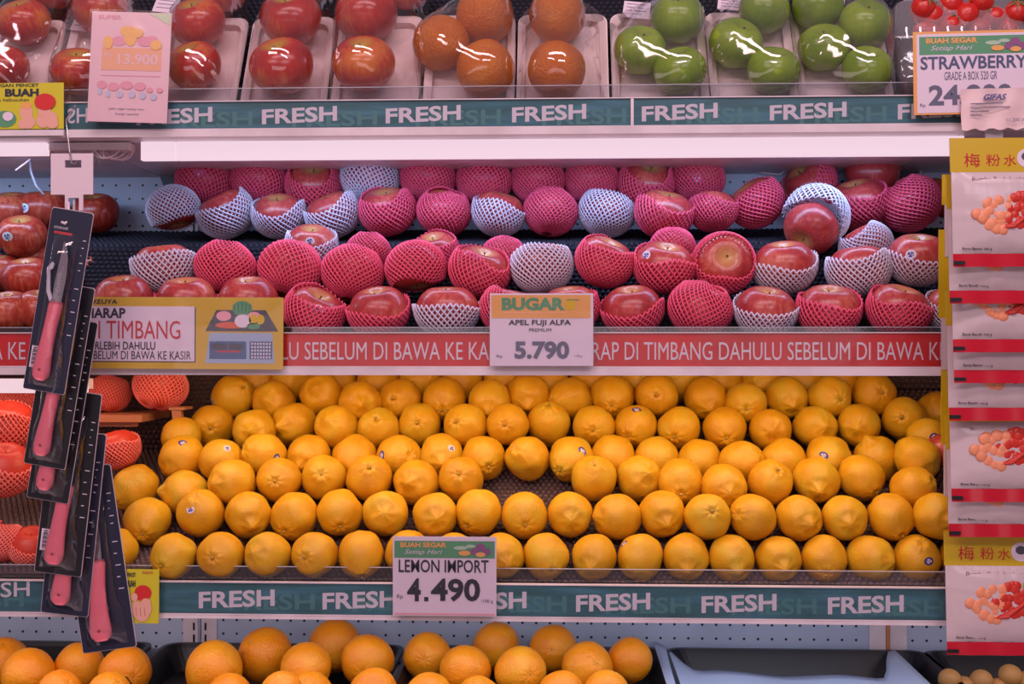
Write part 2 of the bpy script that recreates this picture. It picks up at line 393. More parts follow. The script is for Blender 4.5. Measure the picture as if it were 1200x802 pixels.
for side, x0, x1 in lowb:
    sh = empty('display_shelf', (0, 0, 0)); tag(sh, {'left': 'lower shelf section at the left end, behind the hanging knives', 'centre': 'long lower shelf banked with lemons, teal front strip', 'right': 'lower shelf section at the right end, behind the snack packets'}[side], 'shelf', 'shelf sections')
    rail(sh, x0, x1, 686, 724, 728, teal, 669)
    MB().box(x0, x1, .016, YB-.002, Z(705, 0), Z(701, 0)).build('shelf_deck', white, sh)
    if side == 'left': mats(x0, x1, .012, Z(676, .012), YB-.004, ZC-.20, mat_brown, sh)
    else: mats(x0, x1, LB0[0], LB0[1], LB1[0], LB1[1], mat_brown, sh)
    zt_ = ZC-.20 if side == 'left' else LB1[1]
    mats(x0, x1, YB-.012, zt_, YB-.008, ZC-.03, mat_brown, sh)
    fr = MB(); gh = MB()
    sp_ = {'left': [(-400,-312), (-253,-165), (-107,-19)], 'centre': [(233,322), (378,466), (530,617), (675,762), (822,910), (970,1059)], 'right': [(1135,1223), (1283,1371), (1430,1518)]}[side]
    lettering(fr, -.0005, 'FRESH', sp_, 0, Z(697, 0), Z(717, 0), RISE, .028)
    lettering(gh, -.0002, 'FRESH', [(a+35, b+47) for a, b in sp_], 0, Z(700, 0), Z(719, 0), RISE*.5, .02)
    if side == 'left': text_into(fr, 'SH', X(1, 0), X(35, 0), Z(706,0), Z(688,0), -.0005, RISE*.5, .012)
    if side == 'left': text_into(fr, 'FRESH', X(60, 0), X(148, 0), Z(716,0), Z(696,0), -.0005, RISE*.5, .012)
    fr.build('lettering', letter_w, sh); gh.build('ghost_lettering', teal_ghost, sh)
# base deck that carries the bottom trays
zbase = Z(757, .38) - .048
sh = empty('display_shelf', (0, 0, 0)); tag(sh, 'bottom shelf carrying the black trays of oranges', 'shelf', 'shelf sections')
MB().box(XL, XR, -.16, YB-.004, zbase-.03, zbase-.001).build('shelf_deck', white, sh)
MB().box(XL, XR, -.18, -.161, zbase-.08, zbase+.015).build('shelf_front', white, sh)

# ------------------------------------------------------------------ shelf lamps
def lamp(label, spans, yt, yb_, Y, color, glow, power, lcol, down, tilt):
    r = empty('shelf_lamp', (0, 0, 0)); tag(r, label, 'lamp', 'shelf lamps')
    em = M('lamp_glow_%s' % glow[0], (.02,.02,.02,1), emit=color, es=glow[1])
    for (a, b, lit) in spans:
        x0, x1 = X(a, Y), X(b, Y); z0, z1 = Z(yb_, Y), Z(yt, Y)
        if lit:
            MB().box(x0, x1, Y, Y+.012, z0, z1).build('diffuser', em, r)
            MB().box(x0, x1, Y+.0125, Y+.030, z0+.006, z1).build('housing', white, r)
            if b-a > 60:
                l = area('lamp_light', ((x0+x1)/2, Y+down[0], z1+down[1]), (tilt, 0, 0), x1-x0, .03, power*(x1-x0), lcol); l.parent = r
        else:
            MB().box(x0, x1, Y+.004, Y+.030, z0+.008, z1).build('housing', white, r)
lamp('long lit tube lamp under the centre of the top shelf', [(165, 205, 1), (207, 1130, 1)], 163, 185, .03, (1.04,.76,.89,1), ('top', 1.0), 2.0, (.46,.62,1.0), (.13, -.006), math.radians(14))
lamp('short lit tube lamp under the top shelf at the left end', [(-500, 54, 1), (56, 150, 0)], 163, 178, .03, (.90,.66,.76,1), ('top', 1.0), 2.0, (.50,.66,1.0), (.13, -.004), math.radians(14))
lamp('lit tube lamp under the middle shelf, left of the knives', [(-500, 100, 1)], 445, 462, .04, (1.04,.74,.82,1), ('mid', 1.0), .9, (1,.55,.42), (.10, 0), math.radians(14))
for (a, b, lb, lc, pw) in ((187, 1119, 'tube lamp under the lower shelf, above the bottom trays', (.84,.84,1.0), 1.0), (-500, 183, 'tube lamp under the lower shelf at the left end', (1,.80,.84), 1.1), (1121, 1800, 'tube lamp under the lower shelf at the right end', (1,.80,.84), .9)):
    r = empty('shelf_lamp', (0, 0, 0)); tag(r, lb, 'lamp', 'shelf lamps'); zz = Z(707, 0)
    MB().box(X(a+8,.03), X(b-8,.03), .024, .050, zz-.014, zz).build('diffuser', M('lamp_glow_cool', (.02,.02,.02,1), emit=(.9,.8,.95,1), es=1.2), r)
    l = area('lamp_light', ((X(a,.03)+X(b,.03))/2, .075, zz-.003), (math.radians(16), 0, 0), X(b,.03)-X(a,.03)-.02, .03, pw*(X(b,.03)-X(a,.03)), lc); l.parent = r
r = empty('shelf_lamp', (0, 0, 0)); tag(r, 'tube lamp tucked up under the red strip of the middle shelf', 'lamp', 'shelf lamps')
zz = zs-.012
MB().box(X(120,.03), X(1105,.03), .024, .05, zz-.016, zz).build('diffuser', M('lamp_glow_warm', (1,1,1,1), emit=(1,.62,.35,1), es=1.5), r)
l = area('lamp_light', (X(612,.03), .075, zz-.004), (math.radians(12), 0, 0), 1.25, .03, 2.2, (1,.72,.46)); l.parent = r

# ------------------------------------------------------------------ fruit meshes (unit radius, stem towards +Z)
def lathe_mesh(name, f, m, seg=32, rings=26, deform=None):
    mb = MB(); 
    for i in range(rings+1):
        t = PI*i/rings; r, z = f(t)
        for j in range(seg):
            a = 2*PI*j/seg; v = Vector((r*math.cos(a), r*math.sin(a), z))
            if deform: v = deform(v, t, a)
            mb.v.append(tuple(v))
    for i in range(rings):
        for j in range(seg): mb.f.append((i*seg+j, (i+1)*seg+j, (i+1)*seg+(j+1)%seg, i*seg+(j+1)%seg))
    return mb.mesh(name, m, True)
def apple_f(t, fl=.86):
    r = math.sin(t)*(1+.05*math.cos(t)); z = fl*math.cos(t)
    z -= .30*math.exp(-(t/.33)**2); z += .16*math.exp(-((PI-t)/.30)**2); return r, z
def apple_mesh(name, m, seed, fl=.86):
    def df(v, t, a):
        k = 1+.025*math.sin(5*a+seed)*(t/PI)**2 + .03*noise.noise(v*1.1+Vector((seed*3.1,0,0)))
        return Vector((v.x*k, v.y*k, v.z*(1+.02*math.sin(5*a+seed)*(t/PI))))
    return lathe_mesh(name, lambda t: apple_f(t, fl), m, deform=df)
def lemon_mesh(name, seed, nip, lumpy, length):
    def f(t):
        r = math.sin(t)**.94; z = length*math.cos(t)
        z += nip*math.exp(-(t/.20)**2) - nip*.35*math.exp(-((t-.42)/.14)**2)
        z += .05*math.exp(-((PI-t)/.12)**2) - .05*math.exp(-((PI-t-.25)/.12)**2)
        return r, z
    def df(v, t, a):
        wr = .016*math.exp(-((t-.45)/.28)**2)*math.sin(7*a+seed+2*noise.noise(v*2)) + .014*math.exp(-((PI-t-.3)/.22)**2)*math.sin(8*a+seed)
        k = 1+lumpy*noise.noise(v*1.5+Vector((seed*5.3,1,0)))+wr
        return Vector((v.x*k, v.y*k*.985, v.z*k))
    return lathe_mesh(name, f, lemon_m, 36, 34, df)
LEM = [lemon_mesh('lemon', i, n, lu, le) for i, (n, lu, le) in enumerate([(.11,.06,1.06),(.08,.09,1.04),(.15,.08,1.08),(.05,.07,1.02),(.10,.11,1.06),(.02,.05,1.01)])]
def orange_meshes(name, m):
    out = []
    for i in range(3):
        def f(t): return math.sin(t), .95*math.cos(t) - .06*math.exp(-(t/.12)**2)+.03*math.exp(-((PI-t)/.1)**2)
        def df(v, t, a, i=i): return v*(1+.05*noise.noise(v*1.2+Vector((i*7.7,0,0)))+.012*math.exp(-((t-.25)/.2)**2)*math.sin(9*a))
        out.append(lathe_mesh(name, f, m, 32, 24, df))
    return out
ORG = orange_meshes('orange', orange_m); ORW = orange_meshes('orange', orangew_m)
FUJ = [apple_mesh('apple', fuji_m, i, .84+.03*i) for i in range(3)]
DRK = [apple_mesh('apple', dark_m, i+5, .88) for i in range(2)]
BIC = [apple_mesh('apple', bi_m, i+9, .86) for i in range(3)]
GRN = [apple_mesh('green_apple', green_m, i+13, .90) for i in range(3)]
PEA = [apple_mesh('pear', M('peach_pear_skin', C(204,62,44), .4), 21, .95)]
stem_me = MB().tube([(0,0,.48),(.02,.01,.58),(.05,.03,.68)], [.032,.028,.042], 6).mesh('stem', stem_m, True)
but_me = MB().disc(0,0,.07,.07,0,10,.02).mesh('stem_button', button_m, True)
def star_btn():
    mb = MB(); mb.tube([(0,0,-.02),(0,0,.03)], [.085,.05], 8); return mb.mesh('stem_button', button_m, True)
but_me = star_btn()
def stick_me(name, m, m2, ax=.22, ay=.17):
    mb = MB(); k = 14
    for r_, z in ((0, 0), (.6, 0), (1, 0)):
        for i in range(k): 
            x, y = ax*r_*math.cos(2*PI*i/k), ay*r_*math.sin(2*PI*i/k); mb.v.append((x, y, math.sqrt(1-x*x-y*y)-1))
    for q_ in range(2):
        for i in range(k): mb.f.append((q_*k+i, (q_+1)*k+i, (q_+1)*k+(i+1)%k, q_*k+(i+1)%k))
    me = mb.mesh(name, m, True); me.materials.append(m2)
    for p in me.polygons: p.material_index = 0 if p.index >= k or p.index % 4 == 0 else 1
    return me
ST = {'b': stick_me('sticker', sticker_b, letter_w), 'w': stick_me('sticker', sticker_w, blue_print, .24, .19), 'p': stick_me('sticker', sticker_p, letter_w, .18,.16), 'o': stick_me('sticker', letter_w, sticker_b, .18,.16)}
_bvh = {}
def surf(me, d):
    if me.name not in _bvh:
        _bvh[me.name] = BVHTree.FromPolygons([v.co for v in me.vertices], [tuple(p.vertices) for p in me.polygons])
    h = _bvh[me.name].ray_cast(d*3, -d); return h[0].length if h[0] else 1
def cdir(dx, dz, dt): return Vector((dx, -dt, dz)).normalized()      # right, up, towards the aisle
def put(me, pos, r, d, name, spin=None):
    o = link(name, me); o.location = pos; o.scale = (r, r, r)
    q_ = d.to_track_quat('Z', 'Y') @ Quaternion((0,0,1), random.random()*6.28 if spin is None else spin)
    o.rotation_mode = 'QUATERNION'; o.rotation_quaternion = q_; return o
def stick(o, kind, dx, dz):            # dx, dz in fruit radii seen from the aisle
    n2 = max(.05, 1-dx*dx-dz*dz); d = Vector((dx, -math.sqrt(n2), dz)).normalized()
    ld = (o.rotation_quaternion.inverted() @ d).normalized(); k = surf(o.data, ld)
    s = link('sticker', ST[kind], o); s.rotation_mode = 'QUATERNION'; s.location = ld*(k*1.012); s.rotation_quaternion = ld.to_track_quat('Z', 'Y'); return s

ORD = ['', 'first','second','third','fourth','fifth','sixth','seventh','eighth','ninth','tenth','eleventh','twelfth','thirteenth','fourteenth','fifteenth','sixteenth','seventeenth','eighteenth','nineteenth','twentieth']

# ------------------------------------------------------------------ lemons
# (px, py, tip dx, tip dy, kind of tip: n nipple / s stem end / None plain, sticker (dx,dy) or None)
L = {}
L['front row'] = [(134,646,4,4,'s',0),(203.5,652,-6,7,'s',0),(259,651,-2,-2,'s',0),(314,650,-10,-6,'n',0),(369,650,-6,-2,'s',0),(423,650,4,21,'s',0),(478,648,-6,2,'n',0),(532,651,0,6,'n',0),
 (588,652,8,5,'n',0),(640,652,6,10,'s',0),(696,653,-6,8,'n',0),(750,653,0,0,None,(-20,-17)),(803.5,653,0,11,'n',0),(857,654,4,11,'n',0),(912,655,2,6,'n',0),(965.5,655,-3,12,'s',0),(1020,655,18,0,'n',0),(1074,655,0,0,None,(6,-2)),(1130,655,0,0,None,0)]
L['second row'] = [(172.5,611,4,10,'s',0),(235.5,602,0,0,None,(-4,-8)),(291,603,10,9,'n',0),(345,605,-6,14,'s',0),(398,601,5,12,'s',0),(452,602,2,-5,'n',0),(510,604,4,0,'n',0),(561,601,-12,12,'s',0),(614,604,2,7,'s',0),(668,603,1,3,'n',0),
 (723,606,0,0,None,0),(776,602,3,8,'n',0),(829,606,2,-10,'s',0),(882,606,0,0,None,0),(936,607,8,4,'n',0),(990,607,0,3,'n',0),(1044,606,7,18,'s',0),(1098,605,8,2,'n',0)]
L['third row'] = [(158,572,-14,13,'s',0),(217,578,0,0,None,0),(272,565,-14,0,'n',0),(327,563,2,-2,'s',0),(379.5,560,2,-7,'s',0),(432.5,561,4,-15,'s',0),(488,566,-6,-3,'n',0),(540,562,0,-8,'s',0),
 (696,561,0,-18,'s',0),(749,561,8,-8,'n',0),(797.5,565,-2,10,'s',0),(848,571,3,5,'n',0),(902,566,5,-16,'s',0),(956,563,-2,9,'n',0),(1009,560,12,14,'s',0),(1070,573,0,0,None,0)]
L['fourth row'] = [(213,537,-8,13,'n',(7,-19)),(259,540,0,0,None,(12,-16)),(309,534,0,0,None,(20,2)),(362,535,-6,10,'n',0),(415,537,0,0,None,0),(467,536,0,0,None,(-17,-4)),(517,534,3,6,'n',(14,-10)),(566,537,8,8,'s',0),
 (618,537,0,0,None,0),(669,538,-12,10,'s',(13,-11)),(718.5,537,0,0,None,0),(769,538,0,0,None,0),(820,541,0,0,None,0),(869,543,0,0,None,0),(918,541,0,0,None,0),(970,537,0,0,None,(-10,-5)),(1027,538,-12,-24,'n',0),(1074,537,10,15,'n',0)]
L['fifth row'] = [(249,500,5,0,'s',0),(298,505,3,-2,'n',0),(345,498,-12,0,'n',0),(394,501,-7,-10,'n',0),(444,503,0,-12,'s',0),(492,498,0,-4,'s',0),(546,499,-10,-6,'s',0),(595,498,-3,-2,'s',0),(643,497,0,-21,'s',0),(696,500,-2,2,'s',0),
 (745,500,-10,9,'s',(0,-20)),(796,502,-8,8,'s',0),(849,503,-1,9,'s',0),(903,504,-2,-1,'n',0),(955,501,6,-2,'n',0),(1006,499,-8,2,'n',0),(1060,491,-10,-3,'s',0)]
L['sixth row'] = [(273,465,16,-12,'s',(-20,5)),(321,471,-3,-4,'n',0),(377,463,-2,-8,'n',0),(422,472,6,0,'n',0),(469,470,-5,-4,'s',0),(521,468,0,10,'s',0),(574,470,0,12,'n',0),(619,463,0,12,'n',0),(668,468,0,0,None,0),
 (718,465,-2,8,'s',0),(769,464,-2,-2,'s',0),(827,467,2,12,'n',0),(874,473,-3,4,'s',0),(922,466,2,8,'n',0),(972,466,7,0,'s',0),(1024,462,2,-3,'s',0)]
L['rear row'] = [(x, 447, 0, 0, None, 0) for x in (300,343,394,443,492,541,592,642,692,746,796,845,893,940,985)]
RP = {'front row': 26.8, 'second row': 27, 'third row': 26.6, 'fourth row': 25.8, 'fifth row': 25.4, 'sixth row': 25.2, 'rear row': 25}
extra = [(213,512,23,'lemon half hidden above the leftmost lemon of the fourth row'),(1086,512,23,'lemon wedged behind others near the right end, sticker showing'),(1098,484,25,'lemon at the far right, apart from the sixth row')]
pdir = Vector((0, LB1[0]-LB0[0], LB1[1]-LB0[1])).normalized(); pn = Vector((0, -pdir.z, pdir.y)); p0 = Vector((0, LB0[0], LB0[1]))
items = []
for row, lst in L.items():
    for k, it in enumerate(lst): items.append([row, k+1, len(lst), it[0], it[1], RP[row]*random.uniform(.985,1.02), it])
for e in extra: items.append(['extra', e[3], 0, e[0], e[1], e[2], (e[0], e[1], 3, 3, 's', (0,-2) if 'sticker' in e[3] else ((0,0) and 0))])
def relax(items, t0, floor_t, slack=.955, iters=140, near_t=1.0):
    n = len(items); ts = list(t0); ds = [ray(i[3], i[4]) for i in items]; rp = [i[5] for i in items]
    for _ in range(iters):
        moved = 0
        for i in range(n):
            for j in range(i+1, n):
                if abs(items[i][3]-items[j][3]) > 62 or abs(items[i][4]-items[j][4]) > 62: continue
                ci = ds[i]*ts[i]; cj = ds[j]*ts[j]; need = slack*(rp[i]*ts[i]+rp[j]*ts[j])/FPX; g = need-(ci-cj).length
                if g > .0004:
                    a, b = (i, j) if (items[i][4] > items[j][4]+2 or (abs(items[i][4]-items[j][4]) <= 2 and ts[i] < ts[j])) else (j, i)
                    back = max(0, min(g*.5, floor_t[b]-ts[b])); ts[b] += back; ts[a] = max(ts[a]-(g-back)*.6, near_t); moved += 1
        if not moved: break
    return ts
t0 = []
for it in items:
    d = ray(it[3], it[4]); r = it[5]*S(.15)+.003
    # distance at which a fruit of radius r rests on the sloping mat
    A = (CAM-p0).dot(pn); B = d.dot(pn); t = (r+.003-A)/B; t0.append(max(.052-CY, min(t, (YB-.04-CY)/d.y)))
flo = [min(t+.018, (YB-.040-CY)/ray(i[3], i[4]).y) for i, t in zip(items, t0)]
ts = relax(items, t0, flo, near_t=(.052-CY))
for it, t in zip(items, ts):
    row, k, n, px, py, rp, spec = it; r = rp*t/FPX; pos = CAM+ray(px, py)*t
    dx, dy, kind, stk = spec[2]/rp, spec[3]/rp, spec[4], spec[5]
    if kind is None:
        a = random.uniform(0, 6.28); d = cdir(math.cos(a)*.8, math.sin(a)*.8, random.choice((-1,-.7,.35))); me = random.choice(LEM)
    else:
        v = cdir(dx, -dy, math.sqrt(max(.05, 1-dx*dx-dy*dy)))
        if kind == 'n': d = v; me = random.choice((LEM[0], LEM[2], LEM[4]) if rp > 20 else LEM)
        else: d = -v; me = random.choice(LEM)
    o = put(me, pos, r, d, 'lemon')
    if kind == 's':
        zb_ = -surf(me, Vector((0,0,-1))); b = link('stem_button', but_me, o); b.location = (0,0,zb_-.0); b.rotation_euler = (PI,0,0)
    if stk: stick(o, random.choice('bbo') if row != 'front row' else 'b', stk[0]/rp, -stk[1]/rp)
    if row == 'extra': tag(o, k, 'lemon', 'lemons on the lower shelf'); continue
    feat = ' with a round sticker' if stk else (' with a knobby tip' if kind == 'n' else (' with its stem end showing' if kind == 's' else ''))
    where = row if row == 'front row' else ('rear row just under the red shelf' if row == 'rear row' else row+' up')
    tag(o, 'lemon%s, %s from left in the %s' % (feat, ORD[k], where), 'lemon', 'lemons on the lower shelf')

# ------------------------------------------------------------------ foam nets
def net_mesh(name, alpha, seed, Nn=34, m=None, fl=.86):
    rnd = random.Random(seed); a0 = math.radians(alpha); end = math.radians(168); M_ = max(8, int(27*(end-a0)/PI)); mb = MB()
    ph = rnd.random()*6.28; wob = math.radians(rnd.uniform(5, 11)); tw = 1.0
    for s in (1, -1):
        for i in range(Nn):
            az0 = 2*PI*i/Nn; pts = []
            for j in range(M_+1):
                u = j/M_; az = az0 + s*j*PI/Nn*tw
                t = a0 + wob*(math.sin(2*az+ph)+.5*math.sin(3*az+ph*2))*(1-u) + (end-a0)*u
                x, z = math.sin(t)*(1+.05*math.cos(t)), fl*math.cos(t)
                k = 1.045 + (.05*(1-u*6) if u < 1/6 else 0) + .012*s
                pts.append(Vector((x*math.cos(az)*k, x*math.sin(az)*k, z*k+(.02 if u < .05 else 0))))
            b = len(mb.v); n = len(pts); hw = .030
            for q_, p in enumerate(pts):
                tg = (pts[min(q_+1,n-1)]-pts[max(q_-1,0)]).normalized(); nr = p.normalized(); sd = tg.cross(nr).normalized()
                hh = hw*(.5+.5*min(1, math.hypot(p.x, p.y)*1.6))
                for vv in (sd*hh, nr*.030, -sd*hh, -nr*.02): mb.v.append(tuple(p+vv))
            for q_ in range(n-1):
                for c in range(4): mb.f.append((b+q_*4+c, b+q_*4+(c+1)%4, b+(q_+1)*4+(c+1)%4, b+(q_+1)*4+c))
            mb.f.append((b+3,b+2,b+1,b))
    return mb
NETS = {}
def net(alpha, color):
    al = min((28, 48, 62, 76, 90), key=lambda a: abs(a-alpha)); v = random.randint(0, 1); key = (al, v, color)
    if key not in NETS:
        base = NETS.get((al, v))
        if base is None: base = net_mesh('foam_net', al, al*3+v); NETS[(al, v)] = base
        NETS[key] = base.mesh('foam_net', {'P': netp, 'W': netw, 'C': netc}[color], True)
    return NETS[key]
CN = {'P': 'pink', 'W': 'white', 'C': 'coral'}
# (px, py, r px, net colour, opening angle, opening direction right/up/towards, sticker)
U = (0, 1, .35); B_ = (.15, .95, -.28)
A = {}
A['top row against the pegboard'] = [(240,214,35,'P',28,B_,('p',.1,.2)),(303,213,34,'P',28,B_,0),(368,216,35,'P',48,(.1,.8,.75),0),(433,210,36,'W',28,B_,0),(501,210,34,'P',28,B_,0),(567,213,34,'P',28,B_,0),(630,212,33,'P',28,B_,0),(693,212,33,'P',28,B_,0),(757,215,35,'P',48,(.2,.8,.7),0),(817,211,33,'P',28,B_,('p',-.1,-.1)),(948,217,35,'P',62,(-.7,.8,.4),0),(1022,201,32,None,0,(0,1,.5),('b',.1,-.75))]
A['third row up'] = [(203,244,32,'W',48,(.3,-.95,.1),0),(265,250,35,'W',62,(-.5,1,.3),0),(327,252,33,'W',62,(0,1,.5),0),(390,251,34,'W',62,(-.4,1,.3),0),(454,247,35,'P',48,(-.1,1,.45),0),(520,249,33,'P',28,(.2,.9,.3),0),(584,250,33,'W',62,(.3,1,.2),0),(645,249,33,'P',28,B_,0),(710,250,34,'W',48,(.3,1,-.1),0),(778,250,36,'P',62,(.2,1,.35),0),(835,247,30,'P',62,(.1,1,.0),0),(887,238,34,'P',48,(-.7,1,.2),0),(958,251,41,'W',62,(-.55,-.62,.55),0),(1005,238,37,'P',62,(-.3,1,.35),0),(1068,240,37,'P',28,(-.6,.8,-.1),0)]
A['row seen behind the second row'] = [(365,288,32,'W',62,(.1,1,.45),('o',.15,.1)),(432,296,27,'P',28,B_,0),(510,296,30,'P',48,(-.1,.9,.5),0),(590,302,28,'P',28,B_,0),(788,292,28,'P',28,B_,0),(1015,290,33,'W',48,(-.5,1,-.2),0)]
A['second row up'] = [(192,313,38,'W',62,(-.1,1,.1),0),(264,315,37,'P',28,B_,0),(340,317,39,'P',28,(.2,.8,-.4),0),(413,321,38,'P',28,B_,0),(487,313,37,'P',48,(.15,-.95,.15),0),(562,318,38,'P',48,(.3,1,.4),('p',-.1,.4)),(635,314,38,'W',48,(-.1,1,-.1),0),(708,307,36,'P',48,(.4,1,.35),0),(778,313,38,'P',62,(.15,1,.45),('o',-.65,.35)),(848,309,38,'P',48,(0,.25,1),0),(919,313,39,'W',76,(-.1,1,.3),0),(1006,317,39,'W',62,(-.1,1,0),0),(1076,304,38,'W',76,(.0,1,.35),('o',-.5,.1))]
A['front row above the red strip'] = [(145,350,36,'P',90,(0,1,.3),0),(218,352,37,'P',90,(0,1,.3),0),(291,352,37,'P',90,(0,1,.3),0),(368,367,38,'P',48,(.5,1,.4),('o',.35,.1)),(444,366,38,'P',76,(-.1,1,.35),0),(524,364,40,'W',76,(0,1,.15),0),(596,364,36,'P',48,(.2,1,.0),0),(668,362,36,'P',62,(-.1,1,.2),0),(741,364,38,'P',76,(-.1,1,.35),0),(820,363,39,'P',28,(.3,1,.1),0),(897,365,38,'W',76,(.1,1,.35),0),(971,364,39,'P',62,(0,1,.35),0),(1053,364,39,'P',62,(.25,1,.35),0),(1117,362,34,'W',62,(0,1,.3),0)]
AY = {'top row against the pegboard': .350, 'third row up': .287, 'row seen behind the second row': .205, 'second row up': .130, 'front row above the red strip': .066}
seq = []
for row, lst in A.items():
    for k, it in enumerate(lst): seq.append([row, k+1, it, it[0], it[1], it[2]])
t0 = [(AY[s[0]]-CY)/ray(s[3], s[4]).y for s in seq]
ts = relax(seq, t0, [t+.01 for t in t0], .90)
def netted(me, pos, r, col, alpha, d, name='apple', drop=False):
    body = r/1.085 if col else r
    o = put(me, pos, body, cdir(*d), name)
    st = link('stem', stem_me, o)
    if col: nn = link('foam_net', net(alpha, col), o)
    if drop:
        ld = o.rotation_quaternion.inverted() @ Vector((-.28, -.42, -.48))*1.18; o.location = pos+Vector((-.28, -.42, -.48))*body; nn.location = -ld; o.scale = [body*.84]*3; nn.scale = (1.14,)*3
    return o
for (row, k, it, px, py, rp), t in zip(seq, ts):
    r = rp*t/FPX
    o = netted(random.choice(FUJ), CAM+ray(px, py)*t, r, it[3], it[4], it[5], drop=(px == 958))
    if it[6]: stick(o, it[6][0], it[6][1], it[6][2])
    d = ('red apple in a %s foam net' % CN[it[3]] if it[3] else 'bare red apple')
    if it[3] and it[4] >= 62: d = 'apple half out of its %s net' % CN[it[3]]
    if px == 848: d = 'apple showing its stem through a pink net'
    if px == 958: d = 'apple dropping out of a tilted white net'
    wh = {'top row against the pegboard': 'in the top row', 'third row up': 'in the third row up', 'row seen behind the second row': 'behind the second row', 'second row up': 'in the second row up', 'front row above the red strip': 'in the front row', 'gaps': 'deep between the top two rows'}[row]
    tag(o, '%s, %s from left %s' % (d, ORD[k], wh), 'apple', 'netted apples on the middle shelf')

# bare dark apples, left bay
D = [(14,250,31,.30,(0,1,.3),0,'rearmost at the left edge'),(52,247,30,.31,(0,1,.2),('w',-.4,.0),'behind the white hanger, with a blue and white sticker'),(112,250,28,.34,(0,1,.4),0,'right of the white hanger'),
 (26,277,29,.22,(.1,1,.5),('w',-.15,-.1),'upper left, with a pale sticker at its middle'),(41,302,25,.25,(0,1,.4),0,'peeping between two others, left of the knives'),(0,320,26,.20,(0,1,.3),0,'cut by the left edge, third row'),
 (32,327,30,.14,(0,1,.35),0,'left of the knife blade, whole front in view'),(107,316,27,.26,(0,1,.4),0,'just right of the knives, nearest them'),(134,310,28,.30,(.1,1,.3),0,'at the right end, against the netted apples'),
 (10,366,30,.06,(0,1,.3),0,'at bottom left above the red strip'),(48,364,29,.075,(.2,1,.3),0,'at the bottom, half behind the lowest knife blade'),(72,335,25,.19,(0,1,.3),0,'hidden mostly behind the first knife pack')]
for px, py, rp, Y, d, s_, lab in D:
    o = put(random.choice(DRK), P(px, py, Y), rp*S(Y), cdir(*d), 'apple'); link('stem', stem_me, o)
    if s_: stick(o, *s_)
    tag(o, 'dark red bare apple '+lab, 'apple', 'dark apples at the left')
o = put(DRK[0], P(1104,232,.33), 27*S(.33), cdir(.3,1,.2), 'apple'); link('stem', stem_me, o); tag(o, 'brownish apple at the right end behind the snack packets', 'apple')
o = put(FUJ[0], P(1106,527,.20), 22*S(.2), cdir(.3,1,.2), 'apple'); link('stem', stem_me, o); tag(o, 'red apple beside the lemons at the right edge of the pile', 'apple')

# coral netted fruit, lower left
Cc = [(8,500,36,.17,48,(.2,1,.25),'large, at the left edge beside the second knife'),(4,551,38,.10,62,(.2,1,.3),'large and bare-topped, low at the left edge'),(70,500,28,.22,48,(0,1,0),'mostly hidden behind the knife packs'),
 (128,462,26,.30,28,B_,'on the wooden ledge, right of the knives'),(188,454,33,.27,28,B_,'largest on the wooden ledge, left of the lemons'),(138,527,28,.17,62,(-.2,1,.15),'showing a yellow top, behind the lowest lemons'),
 (12,470,20,.30,28,B_,'peeping under the lamp at the left edge'),(40,470,20,.31,28,B_,'peeping under the lamp beside the knives'),(4,636,28,.045,28,B_,'at the bottom left corner of its shelf'),(37,641,28,.05,62,(.2,1,.4),'showing a peach top, just left of the lower knives')]
for px, py, rp, Y, al, d, lab in Cc:
    o = netted(PEA[0], P(px, py, Y), rp*S(Y), 'C', al, d, 'pear'); tag(o, 'pear in a coral foam net, '+lab, 'pear', 'pears in coral nets')
o = empty('wooden_ledge', P(150, 490, .24)); tag(o, 'small pale wooden ledge under two coral netted pears', 'ledge')
s = S(.24); MB().box(-45*s, 22*s, -.02, .12, -.006, .006).build('board', wood, o); MB().box(-45*s, 14*s, -.012, -.004, -.014, -.006).build('board', wood, o)
o = empty('wooden_post', P(209, 492, .24)); tag(o, 'short pale wooden post leaning left of the lemon pile', 'post')
MB().prism([(-.006,-.05),(.012,-.05),(.004,.016),(-.012,.016)], 0, .012).build('stake', wood, o); MB().box(-.016,.012,-.002,.04,.0165,.021).build('cap', wood, o)

# side dividers on the middle shelf
for (pts, nm) in (([(181,190),(196,190),(212,228),(200,240)], 'dark sloping divider behind the leftmost netted apples'), ([(1062,190),(1080,190),(1066,226),(1048,226)], 'dark sloping divider near the right end, behind the netted apples')):
    Yd = .40; c = P(pts[0][0], pts[0][1], Yd); s = S(Yd)
    o = empty('shelf_divider', c); tag(o, nm, 'divider')
    pp = [((x-pts[0][0])*s, -(y-pts[0][1])*s) for x, y in pts]; MB().prism(pp[::-1], 0, .006).build('panel', dark_steel, o)
    MB().tube([(pp[1][0]+.002, -.003, pp[1][1]), (pp[2][0]+.010, -.003, pp[2][1])], .0016, 6).build('wire_edge', white, o)

